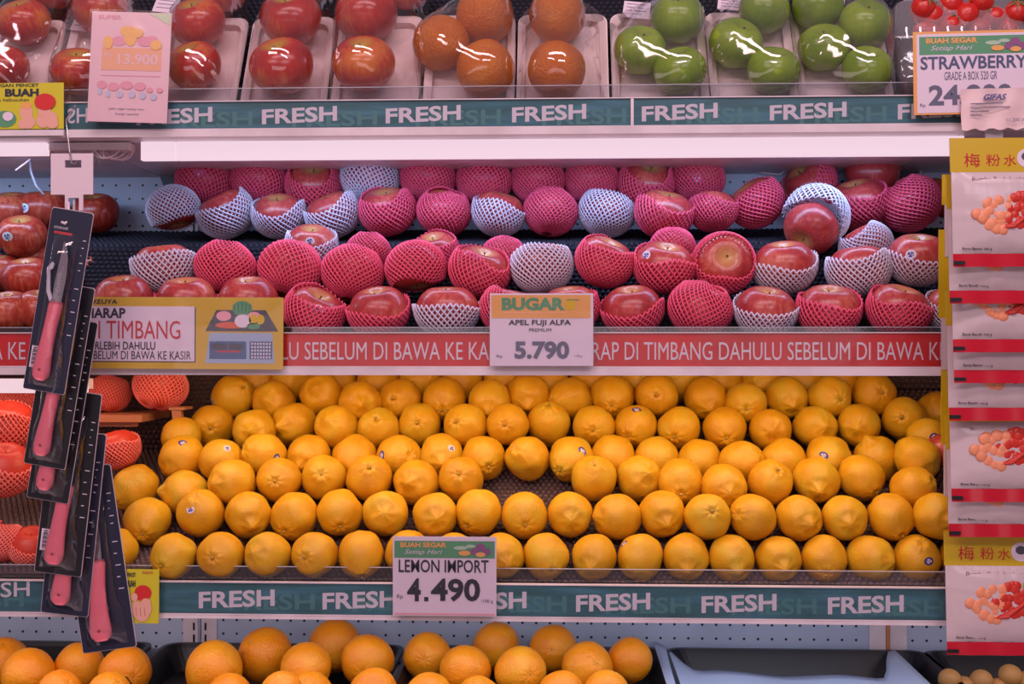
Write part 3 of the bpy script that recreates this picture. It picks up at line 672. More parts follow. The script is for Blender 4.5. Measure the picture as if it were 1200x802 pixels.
# ------------------------------------------------------------------ trays of wrapped fruit
def rrect(w, l, r, k=5):
    pts = []
    for cx, cy, a0 in ((w/2-r, l/2-r, 0), (-w/2+r, l/2-r, PI/2), (-w/2+r, -l/2+r, PI), (w/2-r, -l/2+r, 3*PI/2)):
        for i in range(k+1): a = a0+PI/2*i/k; pts.append((cx+r*math.cos(a), cy+r*math.sin(a)))
    return pts
def tray_mb(w, l, h, r, wall=.006, rim=.006, taper=.85):
    loops = [(taper, 0, 0), (1-2*rim/w*1.0, h*.8, 0), (1, h*.85, 0), (1, h, 0), (1-2*(rim)/w, h, 0), (1-2*(rim+wall)/w, h*.85, 0), (taper-.03, .004, 0)]
    mb = MB(); n = None
    for (sc, z, _) in loops:
        ww, ll = w*sc, l-(w-w*sc); pts = rrect(ww, ll, r*sc); n = len(pts); mb.v += [(x, y, z) for x, y in pts]
    for k in range(len(loops)-1):
        for i in range(n): mb.f.append((k*n+i, k*n+(i+1)%n, (k+1)*n+(i+1)%n, (k+1)*n+i))
    mb.f.append(tuple(range(n-1,-1,-1))); mb.f.append(tuple((len(loops)-1)*n+i for i in range(n)))
    return mb
TILT = math.radians(62)
TR = Matrix.Rotation(TILT, 4, 'X')
z_base = Z(158, 0)+.018
def wrapped_pack(x0, x1, fruits, meshes, fname, lab, flab, label_at=None, side_lab=None):
    Yf = .062; w_ = (x1-x0)*S(Yf+.02); l_ = .215
    xc = (X(x0, Yf+.02)+X(x1, Yf+.02))/2
    root = empty('fruit_tray_pack', (xc, Yf, z_base+.0)); tag(root, lab, 'tray pack', 'film wrapped tray packs')
    base = Matrix.Translation((xc, Yf, z_base)) @ TR      # local: x right, y up the slope, z out of the tray
    tr = tray_mb(w_, l_, .018, .018).build('foam_tray', foam_tray_m, root); tr.matrix_local = TR @ Matrix.Translation((0, l_/2, .006))
    nrm = (TR.to_3x3() @ Vector((0,0,1))); o0 = Vector((xc, Yf, z_base)); hull = []
    for k, (px, py, rp, d, fl) in enumerate(fruits):
        d_ = ray(px, py); r = rp*S(.09); A_ = (CAM-o0).dot(nrm); B2 = d_.dot(nrm); t = (r*.93+.010-A_)/B2; pos = CAM+d_*t; r = rp*t/FPX
        o = put(meshes[k % len(meshes)], pos, r, cdir(*d), fname)
        if fname != 'orange': link('stem', stem_me, o)
        tag(o, fl, 'apple' if 'apple' in fname else 'orange', 'wrapped fruit on the top shelf')
        for a in range(14):
            for b in range(1, 8):
                tt = PI*b/8; v = Vector((math.sin(tt)*math.cos(a*2*PI/14), math.sin(tt)*math.sin(a*2*PI/14), math.cos(tt)))*(r*1.045)
                hull.append(pos+v-o0)
    RT = TR.to_3x3()
    for x, y in rrect(w_*1.01, l_*1.01, .018): hull.append(RT @ Vector((x, y+l_/2, .021)))
    for x, y in rrect(w_*.9, l_*.95, .018): hull.append(RT @ Vector((x, y+l_/2, .005)))
    bm = bmesh.new()
    for h in hull: bm.verts.new(h)
    rs = bmesh.ops.convex_hull(bm, input=bm.verts); bmesh.ops.delete(bm, geom=[g for g in rs['geom_interior'] if isinstance(g, bmesh.types.BMVert)], context='VERTS')
    # open the underside
    me = bpy.data.meshes.new('stretch_film'); bm.to_mesh(me); bm.free(); me.materials.append(film)
    me.polygons.foreach_set('use_smooth', [True]*len(me.polygons)); link('stretch_film', me, root)
    if label_at:
        px, py, wp, hp = label_at; Yl = .10
        # sticker on the tray floor side of the film
        d_ = ray(px, py); t = (.030-(CAM-o0).dot(nrm))/d_.dot(nrm); p = CAM+d_*t-o0; s = S(.1)
        e = MB(); e.box(-wp/2*s, wp/2*s, -hp/2*s, hp/2*s, 0, .0006); lb = e.build('price_label', paper, root); lb.matrix_local = Matrix.Translation(p) @ TR @ Matrix.Rotation(math.radians(-8), 4, 'Z')
        ln = MB()
        for i in range(4): ln.box(-wp*.38*s, (wp*.38-(i*4 % 7))*s, (hp*.32-i*hp*.2)*s, (hp*.32-i*hp*.2)*s+.0012, .0007, .0009)
        ln.build('lettering', greyink, lb)
    return root
Q = (0,.75,.65)
wrapped_pack(-25, 62, [(28,26,31,(-.1,.8,.5),'bicoloured apple under film at the top left corner'),(4,80,30,(0,.8,.5),'red apple under film, cut by the left edge'),(60,-12,28,(0,1,.3),'red apple at the top edge, left of the pink tag')], BIC, 'apple', 'tray of wrapped apples at the left edge, behind the yellow sign', '')
wrapped_pack(66, 178, [(92,84,32,(.1,.8,.5),'dark red wrapped apple left of the faded pink tag'),(140,76,31,(.1,.8,.5),'wrapped apple hidden behind the faded pink tag'),(118,12,32,(0,1,.3),'wrapped red apple above the faded pink tag')], BIC, 'apple', 'tray of wrapped apples behind the faded pink tag', '', (100,24,28,34))
wrapped_pack(180, 282, [(232,26,33,(-.2,.7,.6),'yellow-red wrapped apple, upper right of the faded pink tag'),(228,77,32,(-.2,.75,.55),'red wrapped apple, lower right of the faded pink tag'),(262,-8,28,(0,1,.3),'red wrapped apple at the top edge, third tray from left')], BIC, 'apple', 'tray of wrapped apples right of the faded pink tag', '', (196,4,30,30))
wrapped_pack(285, 387, [(341,22,36,(-.1,.75,.6),'upper yellow-red apple in the fourth tray from left'),(330,78,38,(-.15,.75,.6),'lower red apple in the fourth tray from left'),(372,-20,26,Q,'apple at the top edge of the fourth tray from left')], BIC[1:], 'apple', 'tray of two wrapped apples, fourth from left', '')
wrapped_pack(390, 493, [(429,18,37,(-.1,.9,.3),'upper orange-red apple in the tray left of the oranges'),(426,75,37,(.0,.75,.6),'lower rosy apple in the tray left of the oranges'),(478,-12,27,Q,'yellow apple at the top edge left of the oranges')], [BIC[2], BIC[0], BIC[1]], 'apple', 'tray of wrapped apples just left of the oranges', '')
wrapped_pack(497, 603, [(517,50,33,(-.3,.4,.7),'left orange of the wrapped tray of three'),(568,18,34,(.2,.4,.8),'upper orange of the wrapped tray of three'),(569,81,34,(.2,.2,.9),'lower orange of the wrapped tray of three')], ORW, 'orange', 'tray of three wrapped oranges', '')
wrapped_pack(606, 713, [(653,18,33,(0,.4,.7),'upper orange of the wrapped tray of two'),(652,82,34,(.1,.3,.9),'lower orange of the wrapped tray of two')], ORW[1:], 'orange', 'tray of two wrapped oranges', '')
wrapped_pack(717, 829, [(750,59,31,(.1,.7,.6),'lower left green apple in the first green tray'),(794,22,32,(.0,.8,.5),'top green apple in the first green tray'),(797,83,31,(-.2,.8,.5),'lower right green apple in the first green tray')], GRN, 'green_apple', 'tray of wrapped green apples beside the oranges', '', (746,12,32,26))
wrapped_pack(832, 932, [(862,51,32,(.3,.7,.6),'left green apple in the middle green tray'),(895,12,30,(.3,.7,.6),'upper right green apple in the middle green tray'),(906,83,31,(.1,.8,.55),'lower right green apple in the middle green tray')], GRN[1:], 'green_apple', 'middle tray of wrapped green apples', '', (858,4,34,22))
wrapped_pack(935, 1042, [(965,56,30,(-.1,.7,.6),'left front green apple in the rightmost green tray'),(1014,28,31,(.1,.7,.6),'upper right green apple in the rightmost green tray'),(1016,82,30,(.1,.7,.6),'lower right green apple in the rightmost green tray'),(958,8,30,(0,.9,.4),'upper left green apple in the rightmost green tray')], GRN, 'green_apple', 'rightmost tray of wrapped green apples', '', (972,-4,36,20))

# strawberry box
Yb_ = .09; s = S(Yb_); bx = empty('strawberry_box', P(1135, 108, Yb_)); bx.rotation_euler = (math.radians(-14), 0, 0); tag(bx, 'clear plastic box of strawberries behind the strawberry price tag', 'box')
def clam(w, h, d, t=.0012):
    mb = MB(); k = [(0,w*.44,-d*.44),(h*.2,w*.45,-d*.45),(h*.52,w*.48,-d*.48),(h*.55,w*.5,-d*.5),(h*.6,w*.5,-d*.5),(h*.63,w*.47,-d*.47),(h*.95,w*.43,-d*.43),(h,w*.40,-d*.40)]
    n = 0
    for z, a, b in k:
        pts = rrect(2*a, -2*b, .014, 4); n = len(pts); mb.v += [(x, y+d/2, z) for x, y in pts]
    for q_ in range(len(k)-1):
        for i in range(n): mb.f.append((q_*n+i, q_*n+(i+1)%n, (q_+1)*n+(i+1)%n, (q_+1)*n+i))
    mb.f.append(tuple(range(n-1,-1,-1))); mb.f.append(tuple((len(k)-1)*n+i for i in range(n))); return mb
clam(170*s, 125*s, .12).build('clear_shell', M('x') and clear('box_plastic', (.93,.93,.95,1), .08, .7, .08, .3, .16), bx, True)
rb = MB()
for i in range(9): rb.box((-66+i*16)*s, (-64+i*16)*s, -.001, .0015, 70*s, 84*s)
rb.build('shell_rib', acrylic, bx)
bpy.data.materials.remove(MATS.pop('x'))
def berry():
    def f(t): return math.sin(t)*(1+.18*math.cos(t)), 1.15*math.cos(t)
    me = lathe_mesh('strawberry', f, straw_m, 14, 10); return me
be = berry(); q = N(straw_m); v = q.n('ShaderNodeTexVoronoi', i_Scale=7.0); q.l(q.obj(), v.inputs['Vector'])
q.l(q.mix(q.math('LESS_THAN', v.outputs[0], .14), C(206,38,34), C(230,170,80)), q.b.inputs['Base Color'])
lm = MB()
for i in range(6):
    a = i*PI/3; lm.add([(0,0,1.12),(.35*math.cos(a-.25),.35*math.sin(a-.25),1.2),(.9*math.cos(a),.9*math.sin(a),1.02),(.35*math.cos(a+.25),.35*math.sin(a+.25),1.2)], [(0,1,2,3)])
lme = lm.mesh('leaf_crown', leaf_m)
bl = 'strawberry in the clear box, %s'
SB = [(1080,12,'top left corner'),(1090,22,'left, lower'),(1114,8,'top, left of centre'),(1131,20,'centre'),(1112,34,'low left of centre'),(1165,24,'right of centre'),(1190,18,'right end of the visible berries'),(1148,38,'low centre, above the tag'),(1178,38,'low right, above the tag'),(1085,40,'low left, above the tag'),(1150,4,'top, right of centre')]
for k, (px, py, lb) in enumerate(SB):
    Y = .13+.004*(k % 3); o = put(be, P(px, py, Y+.01), 14.5*S(Y), cdir(random.uniform(-.8,.8), random.uniform(-.2,1), random.uniform(-.1,.5)), 'strawberry'); link('leaf_crown', lme, o); tag(o, bl % lb, 'strawberry', 'strawberries in the box')

# ------------------------------------------------------------------ signs and price tags
YS = -.012
def buah(label, box, Y, tilt=0, name='notice_sign', full=True):
    x0, y0, x1, y1 = box; c = Card(name, label, 'sign', box, Y, tilt); h = y1-y0
    c.quad('panel', box, ygreen, 0, .0012)
    return c
c = buah('yellow notice reading BUAH with pictures of hands, upper left', (-40,97,77,152), YS)
c.quad('panel_foot', (-40,153,77,160), white, -.001, .002)
c.text('lettering', 'JANGAN PENCET', (-14,98,47,103), ink, .0018, .02); c.text('lettering', 'BUAH', (6,104,47,113.5), ink, .0018, .05)
c.text('lettering', 'bisa kebusukan', (-10,115,35,119), ink, .0018, 0)
c.discs('hand_picture', [(32,132,8,10),(34,144,9,8),(28,146,6,6),(53,142,9,9),(60,140,10,9),(56,132,6,8),(64,146,7,6),(50,130,3.5,7)], skin_print, .0016)
c.discs('fruit_picture', [(55,120,13,10)], red_fruit, .0030); c.discs('fruit_picture', [(32,124,7,4)], orangep, .0019)
c.discs('leaf_picture', [(6,140,14,10)], greenp, .0016); c.discs('apple_picture', [(10,137,6.5,5.5)], paper, .0026)

c = Card('price_tag', 'faded pink price tag in a plastic sleeve, covering wrapped apples', 'price tag', (104,13,200,145), YS-.004, math.radians(-2), math.radians(2))
c.quad('panel', (104,13,200,145), pinkpaper, 0, .0012)
c.prismless = 0
mb = MB(); mb.prism([(c.x(172), c.z(14)), (c.x(199), c.z(28)), (c.x(199), c.z(14))], -.0018, -.0014); mb.build('corner_print', M('pale_green_print', C(200,216,180), .4), c.root)
c.quad('banner_print', (118,56,190,83), fadep, .0014, .0003)
c.discs('fruit_print', [(152,42,8,12),(146,36,7,6),(160,38,7,6),(125,50,6,8),(183,52,7,6)], fadey, .0018)
c.discs('fruit_print', [(138,48,9,6),(170,48,10,6),(178,46,7,5)], fade2, .0016)
c.text('lettering', '13.900', (138,63,186,76), pinkpaper, .0020, .02); c.text('lettering', 'Rp', (122,62,131,69), pinkpaper, .0020, .0)
c.text('lettering', 'SUPER', (112,17,140,22), fade2, .0018, .03)
c.quad('line_print', (118,89,190,90), fade2, .0014, .0003)
c.discs('fruit_print', [(120,101,6,5),(134,103,7,5),(150,101,8,5),(166,102,7,5),(178,106,4,3),(190,106,4,3)], fade2, .0018)
c.discs('fruit_print', [(118,109,3,4),(128,112,3,4),(142,112,4,4),(157,112,4,4),(170,113,4,4),(183,114,4,4)], fade3, .0018)
c.text('lettering', 'pilih segar setiap hari', (130,128,172,131), greyink, .0018); c.text('lettering', 'harga spesial', (138,134,166,137), greyink, .0018)
c.quad('plastic_sleeve', (102,11,202,147), cover, .0035, .0004)

def header(c, x0, y0, x1, y1, top, sub, base=greenp, tcol=orangep):
    c.quad('header_print', (x0,y0,x1,y1), base, .0014, .0003); h = y1-y0; w = x1-x0
    c.text('lettering', top, (x0+w*.06,y0+h*.08,x0+w*.52,y0+h*.38), tcol, .0022, .04)
    if sub: c.text('lettering', sub, (x0+w*.10,y0+h*.50,x0+w*.48,y0+h*.85), letter_w, .0022, .0, 0, .4)
    c.discs('fruit_print', [(x0+w*.86,y0+h*.35,w*.045,h*.22),(x0+w*.80,y0+h*.6,w*.04,h*.2),(x0+w*.92,y0+h*.6,w*.04,h*.2)], M('purple_print', C(140,80,130), .4), .0020)
    c.discs('fruit_print', [(x0+w*.70,y0+h*.7,w*.06,h*.15),(x0+w*.86,y0+h*.78,w*.05,h*.14)], orangep, .0024)
    c.discs('leaf_print', [(x0+w*.66,y0+h*.4,w*.07,h*.12),(x0+w*.76,y0+h*.3,w*.05,h*.1)], M('pale_leaf_print', C(170,196,170), .4), .0018)
c = Card('price_tag', 'strawberry price tag on the top shelf at right', 'price tag', (1072,37,1206,133), YS-.004, 0, math.radians(-.8))
c.quad('frame', (1072,37,1206,133), orangep, 0, .0012); c.quad('panel', (1076,40,1206,131), paper, .0012, .0004)
header(c, 1079,43,1206,64, 'BUAH SEGAR', 'Setiap Hari')
c.text('lettering', 'STRAWBERRY', (1080,66,1201,81), M('slate_ink', C(76,86,120), .5), .0022, .02)
c.text('lettering', 'GRADE A BOX 520 GR', (1107,84,1167,93.5), greyink, .0022, .0)
c.text('lettering', '24.900', (1089,99,1184,123), greyink, .0022, .03); c.text('lettering', 'Rp', (1079,120,1085,125), greyink, .0022)
c = Card('paper_label', 'small crumpled white label stuck over the strawberry price tag', 'label', (1128,104,1212,152), YS-.014, math.radians(3), math.radians(-1))
mb = MB(); n = 16
for i in range(n+1):
    for j in range(7):
        px = 1128+84*i/n; py = 104+(47+1.5*math.sin(i*1.7))*j/6; mb.v.append((c.x(px), .0018*math.sin(i*.9+j*.6)+.001*math.sin(j*1.9), c.z(py)))
for i in range(n):
    for j in range(6): mb.f.append((i*7+j, i*7+j+1, (i+1)*7+j+1, (i+1)*7+j))
mb.build('panel', M('label_paper', C(236,206,208), .5), c.root, True)
c.text('lettering', 'GIFAS', (1152,111,1178,118), M('blue_ink', C(90,90,140), .5), .0045, .04, 0, .3)
for i, (a, b) in enumerate(((1137,1174),(1137,1182),(1137,1158),(1137,1150))): c.quad('line_print', (a,121+i*4.4,b,122+i*4.4), greyink, .0038, .0002)
c.text('lettering', '11.200.00', (1178,139,1200,143), greyink, .0045)

c = Card('notice_sign', 'yellow sign asking to weigh fruit, with a picture of scales', 'sign', (72,348,335,433), YS-.002, 0, math.radians(.3))
c.quad('panel', (72,348,335,433), M('mustard_print', C(206,168,48), .4), 0, .0012); c.quad('text_panel', (74,359,229,424), paper, .0013, .0003)
c.quad('shadow_print', (229.1,360,230.3,424), ink, .0013, .0002); c.quad('shadow_print', (74,424.1,230.3,425.2), ink, .0013, .0002)
c.text('lettering', 'SUZUYA', (99,351,136,356), ink, .0018, .03, 0, 0, 1.1)
c.text('lettering', 'HARAP', (98,361,146,373), ink, .0022, .03); c.text('lettering', 'DI TIMBANG', (98,376,212,397.5), redink, .0022, 0)
c.text('lettering', 'TERLEBIH DAHULU', (98,401,182,410.5), ink, .0022, .01); c.text('lettering', 'SEBELUM DI BAWA KE KASIR', (98,412,225,422), ink, .0022, 0)
mb = MB(); mb.prism([(c.x(242),c.z(388)),(c.x(329),c.z(388)),(c.x(314),c.z(363)),(c.x(255),c.z(363))], -.0017, -.0013); mb.build('scale_pan_print', greyp, c.root)
mb = MB(); mb.prism([(c.x(242),c.z(426)),(c.x(325),c.z(426)),(c.x(322),c.z(390)),(c.x(247),c.z(390))], -.0017, -.0013); mb.build('scale_body_print', skyp, c.root)
c.quad('scale_display_print', (247,400,291,421), blue_print, .0018, .0002); c.quad('scale_keypad_print', (295,400,322,421), blue_print, .0018, .0002)
c.quad('display_line_print', (250,403,268,410), greyp, .0021, .0002); c.quad('display_line_print', (270,403,287,410), greyp, .0021, .0002); c.quad('display_line_print', (256,411,284,413), redink, .0021, .0002)
mb = MB()
for i in range(7):
    for j in range(5): mb.box(c.x(297+i*3.5), c.x(299.2+i*3.5), -.0024, -.0021, c.z(404+j*4), c.z(401.5+j*4))
mb.build('key_print', letter_w, c.root)
c.discs('melon_print', [(286,361,12,9)], greenp, .0022); c.discs('fruit_print', [(264,370,9,6),(300,370,8,5)], fade2, .0020)
c.discs('fruit_print', [(287,376,10,8)], paper, .0026); c.discs('fruit_print', [(299,374,5,6),(308,374,5,6)], yellow, .0026); c.discs('fruit_print', [(272,381,18,4)], M('carrot_print', C(214,96,70), .4), .0024); c.discs('fruit_print', [(300,382,8,4)], greenp, .0026)
mb = MB()
for i in range(5): mb.tube([(c.x(276+i*5), -.0024, c.z(354+abs(i-2))), (c.x(278+i*4), -.0024, c.z(368-abs(i-2)))], .0006, 4)
mb.build('melon_stripe_print', M('dark_green_print', C(50,90,70), .4), c.root)
c.quad('plastic_sleeve', (72,347,335,433), cover, .004, .0004)

c = Card('price_tag', 'white apple price tag reading 5.790, at the centre of the red strip', 'price tag', (574,344,695,429), YS-.004)
c.quad('panel', (574,344,695,429), paper, 0, .0012); c.quad('header_print', (576,346,692,373), orangep, .0014, .0003)
c.text('lettering', 'BUGAR', (588,349,662,364), greenp, .0022, .05); c.quad('line_print', (590,366,662,367), fadep, .0018, .0002)
c.discs('seal_print', [(668,357,7,7)], yellow, .0018); c.quad('line_print', (664,351,678,352), greenp, .0022, .0002)
c.text('lettering', 'APEL FUJI ALFA', (596,375,669,383), ink, .0022, .02); c.text('lettering', 'PREMIUM', (620,385,646,389), ink, .0022, 0)
c.text('lettering', '5.790', (603,400,667,421), greyink, .0022, .04); c.text('lettering', 'Rp', (582,416,589,420), greyink, .0022); c.text('lettering', '/100 g', (673,416,682,419), greyink, .0022)
c.quad('plastic_sleeve', (573,343,696,430), cover, .004, .0004)

c = Card('price_tag', 'lemon price tag reading 4.490, in front of the lemons', 'price tag', (460,629,582,722), YS-.006)
c.quad('panel', (460,629,582,722), paper, 0, .0012)
header(c, 462,634,580,654, 'BUAH SEGAR', 'Setiap Hari')
c.text('lettering', 'LEMON IMPORT', (467,656,573,671), ink, .0022, .012)
c.text('lettering', '4', (477,678,493,705), ink, .0022, .03); c.quad('point_print', (497,700,502,705), ink, .0014, .0003); c.text('lettering', '490', (505,678,563,705), ink, .0022, .03)
c.text('lettering', 'Rp', (465,697,472,703), greyink, .0022); c.text('lettering', '/100 g', (564,702,578,707), greyink, .0022)
c.quad('bottom_print', (462,719,580,721), fade2, .0014, .0002)
c.quad('plastic_sleeve', (458,626,583,724), cover, .004, .0004)

c = Card('notice_sign', 'small yellow sign with a hand holding a red fruit, beside the knives', 'sign', (148,667,187,731), YS-.002, 0, math.radians(.6))
c.quad('panel', (148,667,187,731), ygreen, 0, .0012); c.text('lettering', 'PENCET', (149,671,159,676), ink, .0022, .03); c.text('lettering', 'BUAH', (149,680,159,688), ink, .0022, .04)
c.text('lettering', 'SUZUYA', (167,669,180,672), redink, .0022, .02)
c.discs('fruit_picture', [(168,695,10.5,9.5)], red_fruit, .0018); c.discs('hand_picture', [(167,717,10,12),(160,714,5,10),(174,713,5,8),(158,700,4,5),(172,706,6,5)], skin_print, .0022)
mb = MB()
for i in range(3): mb.tube([(c.x(160+i*5), -.0027, c.z(712)), (c.x(161+i*5), -.0027, c.z(722))], .0004, 4)
mb.build('finger_line_print', M('brown_line_print', C(170,110,100), .5), c.root)

# ------------------------------------------------------------------ knives hanging in blister packs
def knife(label, tx, ty, ang, Y, i):
    s = S(Y); r = empty('knife_pack', P(tx, ty, Y), (0, math.radians(ang), 0)); tag(r, label, 'knife', 'knives on the hanging strip'); r.scale = ((1, 1, 1, 1.12, 1.13, 1.28)[i], 1, 1)
    bx = lambda nm, x0, x1, z0, z1, y0, y1, m, par=r: MB().box(x0*s, x1*s, y0, y1, -z1*s, -z0*s).build(nm, m, par)
    pts = lambda L_: [(x*s, -z*s) for x, z in L_]
    out = [(-23,0),(-25,2),(-25,216),(-24,218),(24,218),(25,216),(25,2),(23,0)]
    hole = MB().prism(pts(out), -.0005, .0005).build('backing_card', navy if i not in (1,2,3) else blackcard, r)
    MB().prism(pts([(x*1.03, -1+z*1.008) for x, z in out]), .0006, .0010).build('card_edge', edgew, r)
    # curved handle: stations down the card, half width, thickness
    st = [(110,7.2,1.5),(114,8.2,1.4),(122,8.0,.8),(140,7.4,-.6),(160,7.8,-2),(178,9.2,-3),(192,10.4,-3.4),(200,9.6,-3.2),(205,5,-3)]
    mb = MB(); K = 12
    for (z, hw, cx) in st:
        for j in range(K):
            a = 2*PI*j/K; ca, sa = math.cos(a), math.sin(a); e = .75
            mb.v.append(((cx+hw*math.copysign(abs(ca)**e, ca))*s, -.009+.0078*math.copysign(abs(sa)**e, sa)*(hw/9 if z > 200 else 1), -z*s))
    for q_ in range(len(st)-1):
        for j in range(K): mb.f.append((q_*K+j, q_*K+(j+1)%K, (q_+1)*K+(j+1)%K, (q_+1)*K+j))
    mb.f.append(tuple(range(K))); mb.f.append(tuple((len(st)-1)*K+j for j in range(K-1,-1,-1)))
    h = mb.build('handle', pink_pl, r, True)
    MB().disc(-3*s, -192*s, 1.6*s, 1.6*s, -.0172, 10, .0006).build('rivet', M('rivet', C(150,60,80), .4), h)
    MB().prism(pts([(-4.5,112),(7,112),(8.5,80),(7,58),(2,40),(-1,38),(-2.5,60),(-4.5,90)]), -.0095, -.0083).build('blade', steel, r)
    MB().prism(pts([(-7,112),(-13,100),(-17,72),(-12,64),(-9,66),(-10,72),(-13,74),(-9,98),(-5,106)]), -.008, -.005).build('finger_guard', M('pale_plastic', C(214,204,220), .3), r)
    # blister: bulged clear shell over the card
    mb = MB(); nx, nz = 8, 14
    for a in range(nx+1):
        for b in range(nz+1):
            u = a/nx*2-1; v = b/nz*2-1; hh = .019*(1-abs(u)**5)*(1-abs(v)**9); mb.v.append((u*(15.5+(4 if v > .5 else 0))*s-.0012, -.0008-hh, -(120-v*-92)*s))
    for a in range(nx):
        for b in range(nz): mb.f.append((a*(nz+1)+b, a*(nz+1)+b+1, (a+1)*(nz+1)+b+1, (a+1)*(nz+1)+b))
    mb.build('blister', blister_m, r, True)
    bx('title_line', -18, 4, 27, 30, -.0010, -.0006, redink); bx('label_patch', -22, -13, 166, 192, -.0010, -.0006, paper) if i in (0,3) else None
    if i in (0,3):
        mb = MB()
        for k in range(9): mb.box((-20)*s, (-15)*s, -.0013, -.0011, -(169+k*2.4+(k % 2)*.6)*s, -(168+k*2.4)*s)
        mb.build('barcode', ink, r)
    mb = MB()
    for k in range(5):
        mb.box(18*s, (22-(k % 3)*1.5)*s, -.0010, -.0006, -(34+k*9)*s, -(33+k*9)*s)
        mb.box(17*s, (22-(k % 2)*2)*s, -.0010, -.0006, -(92+k*14)*s, -(91+k*14)*s)
    mb.build('lettering', letter_w, r)
    mb = MB(); text_into(mb, 'KITCHEN KNIFE', -19*s, -2*s, -24*s, -21*s, -.0008); mb.build('lettering', letter_w, r)
    return r
# frontmost first
knife('pink handled knife in a blister pack, topmost on the strip, blade showing', 85.5, 247, 9.4, -.112, 0)
knife('pink handled knife second from top, tucked behind the topmost pack', 87, 335, 9.6, -.093, 1)
knife('pink handled knife third from top, only its handle end showing', 90.5, 375, 9.6, -.075, 2)
knife('pink handled knife with a small barcode, fourth from top', 92, 460, 6.7, -.057, 3)
knife('pink handled knife fifth from top, only its handle end showing', 97, 507, 5.9, -.039, 4)
knife('pink handled knife at the bottom of the strip, leaning the other way', 98, 549, -8.3, -.021, 5)
hs = empty('hanging_strip', P(86, 180, -.088)); tag(hs, 'white plastic hanger with a wire, holding the knife packs', 'hanger'); s = S(-.088)
mb = MB(); o_ = [(-27,-5),(-26,-52),(-9,-55),(-9,-58),(20,-58),(20,-54),(24,-54),(24,2),(22,3)]; 
for (x0,x1,z0,z1) in ((-27,-10,-49,0),(10,24,-49,0),(-10,10,-49,-17),(-10,10,-8,0)): mb.box(x0*s, x1*s, -.001, .001, z0*s, z1*s)
mb.box(-10*s,-6*s,-.001,.001,-68*s,-49*s); mb.box(7*s,12*s,-.001,.001,-68*s,-49*s); mb.box(-6*s,7*s,-.001,.001,-53*s,-49*s)
mb.build('hanger_card', hang_w, hs)
MB().tube([(-5*s,-.003,-58*s),(-4*s,-.006,-66*s),(0,-.012,-76*s),(2*s,-.020,-82*s),(-1*s,-.026,-86*s),(-5*s,-.024,-84*s)], 2.0*s, 8).build('hook', hang_w, hs, True)
MB().tube([(-9*s,.03,62*s),(-9*s,.0,40*s),(-6*s,-.002,20*s),(-3*s,-.004,2*s),(-1*s,-.004,-12*s),(3*s,-.001,-13*s),(3*s,.003,-5*s)], .9*s, 6).build('wire', steel, hs, True)
MB().box(-1.5*s,1.5*s,.0015,.0025,-80*s,-49*s).build('strap', M('clear_strap', C(180,180,190), .3), hs)

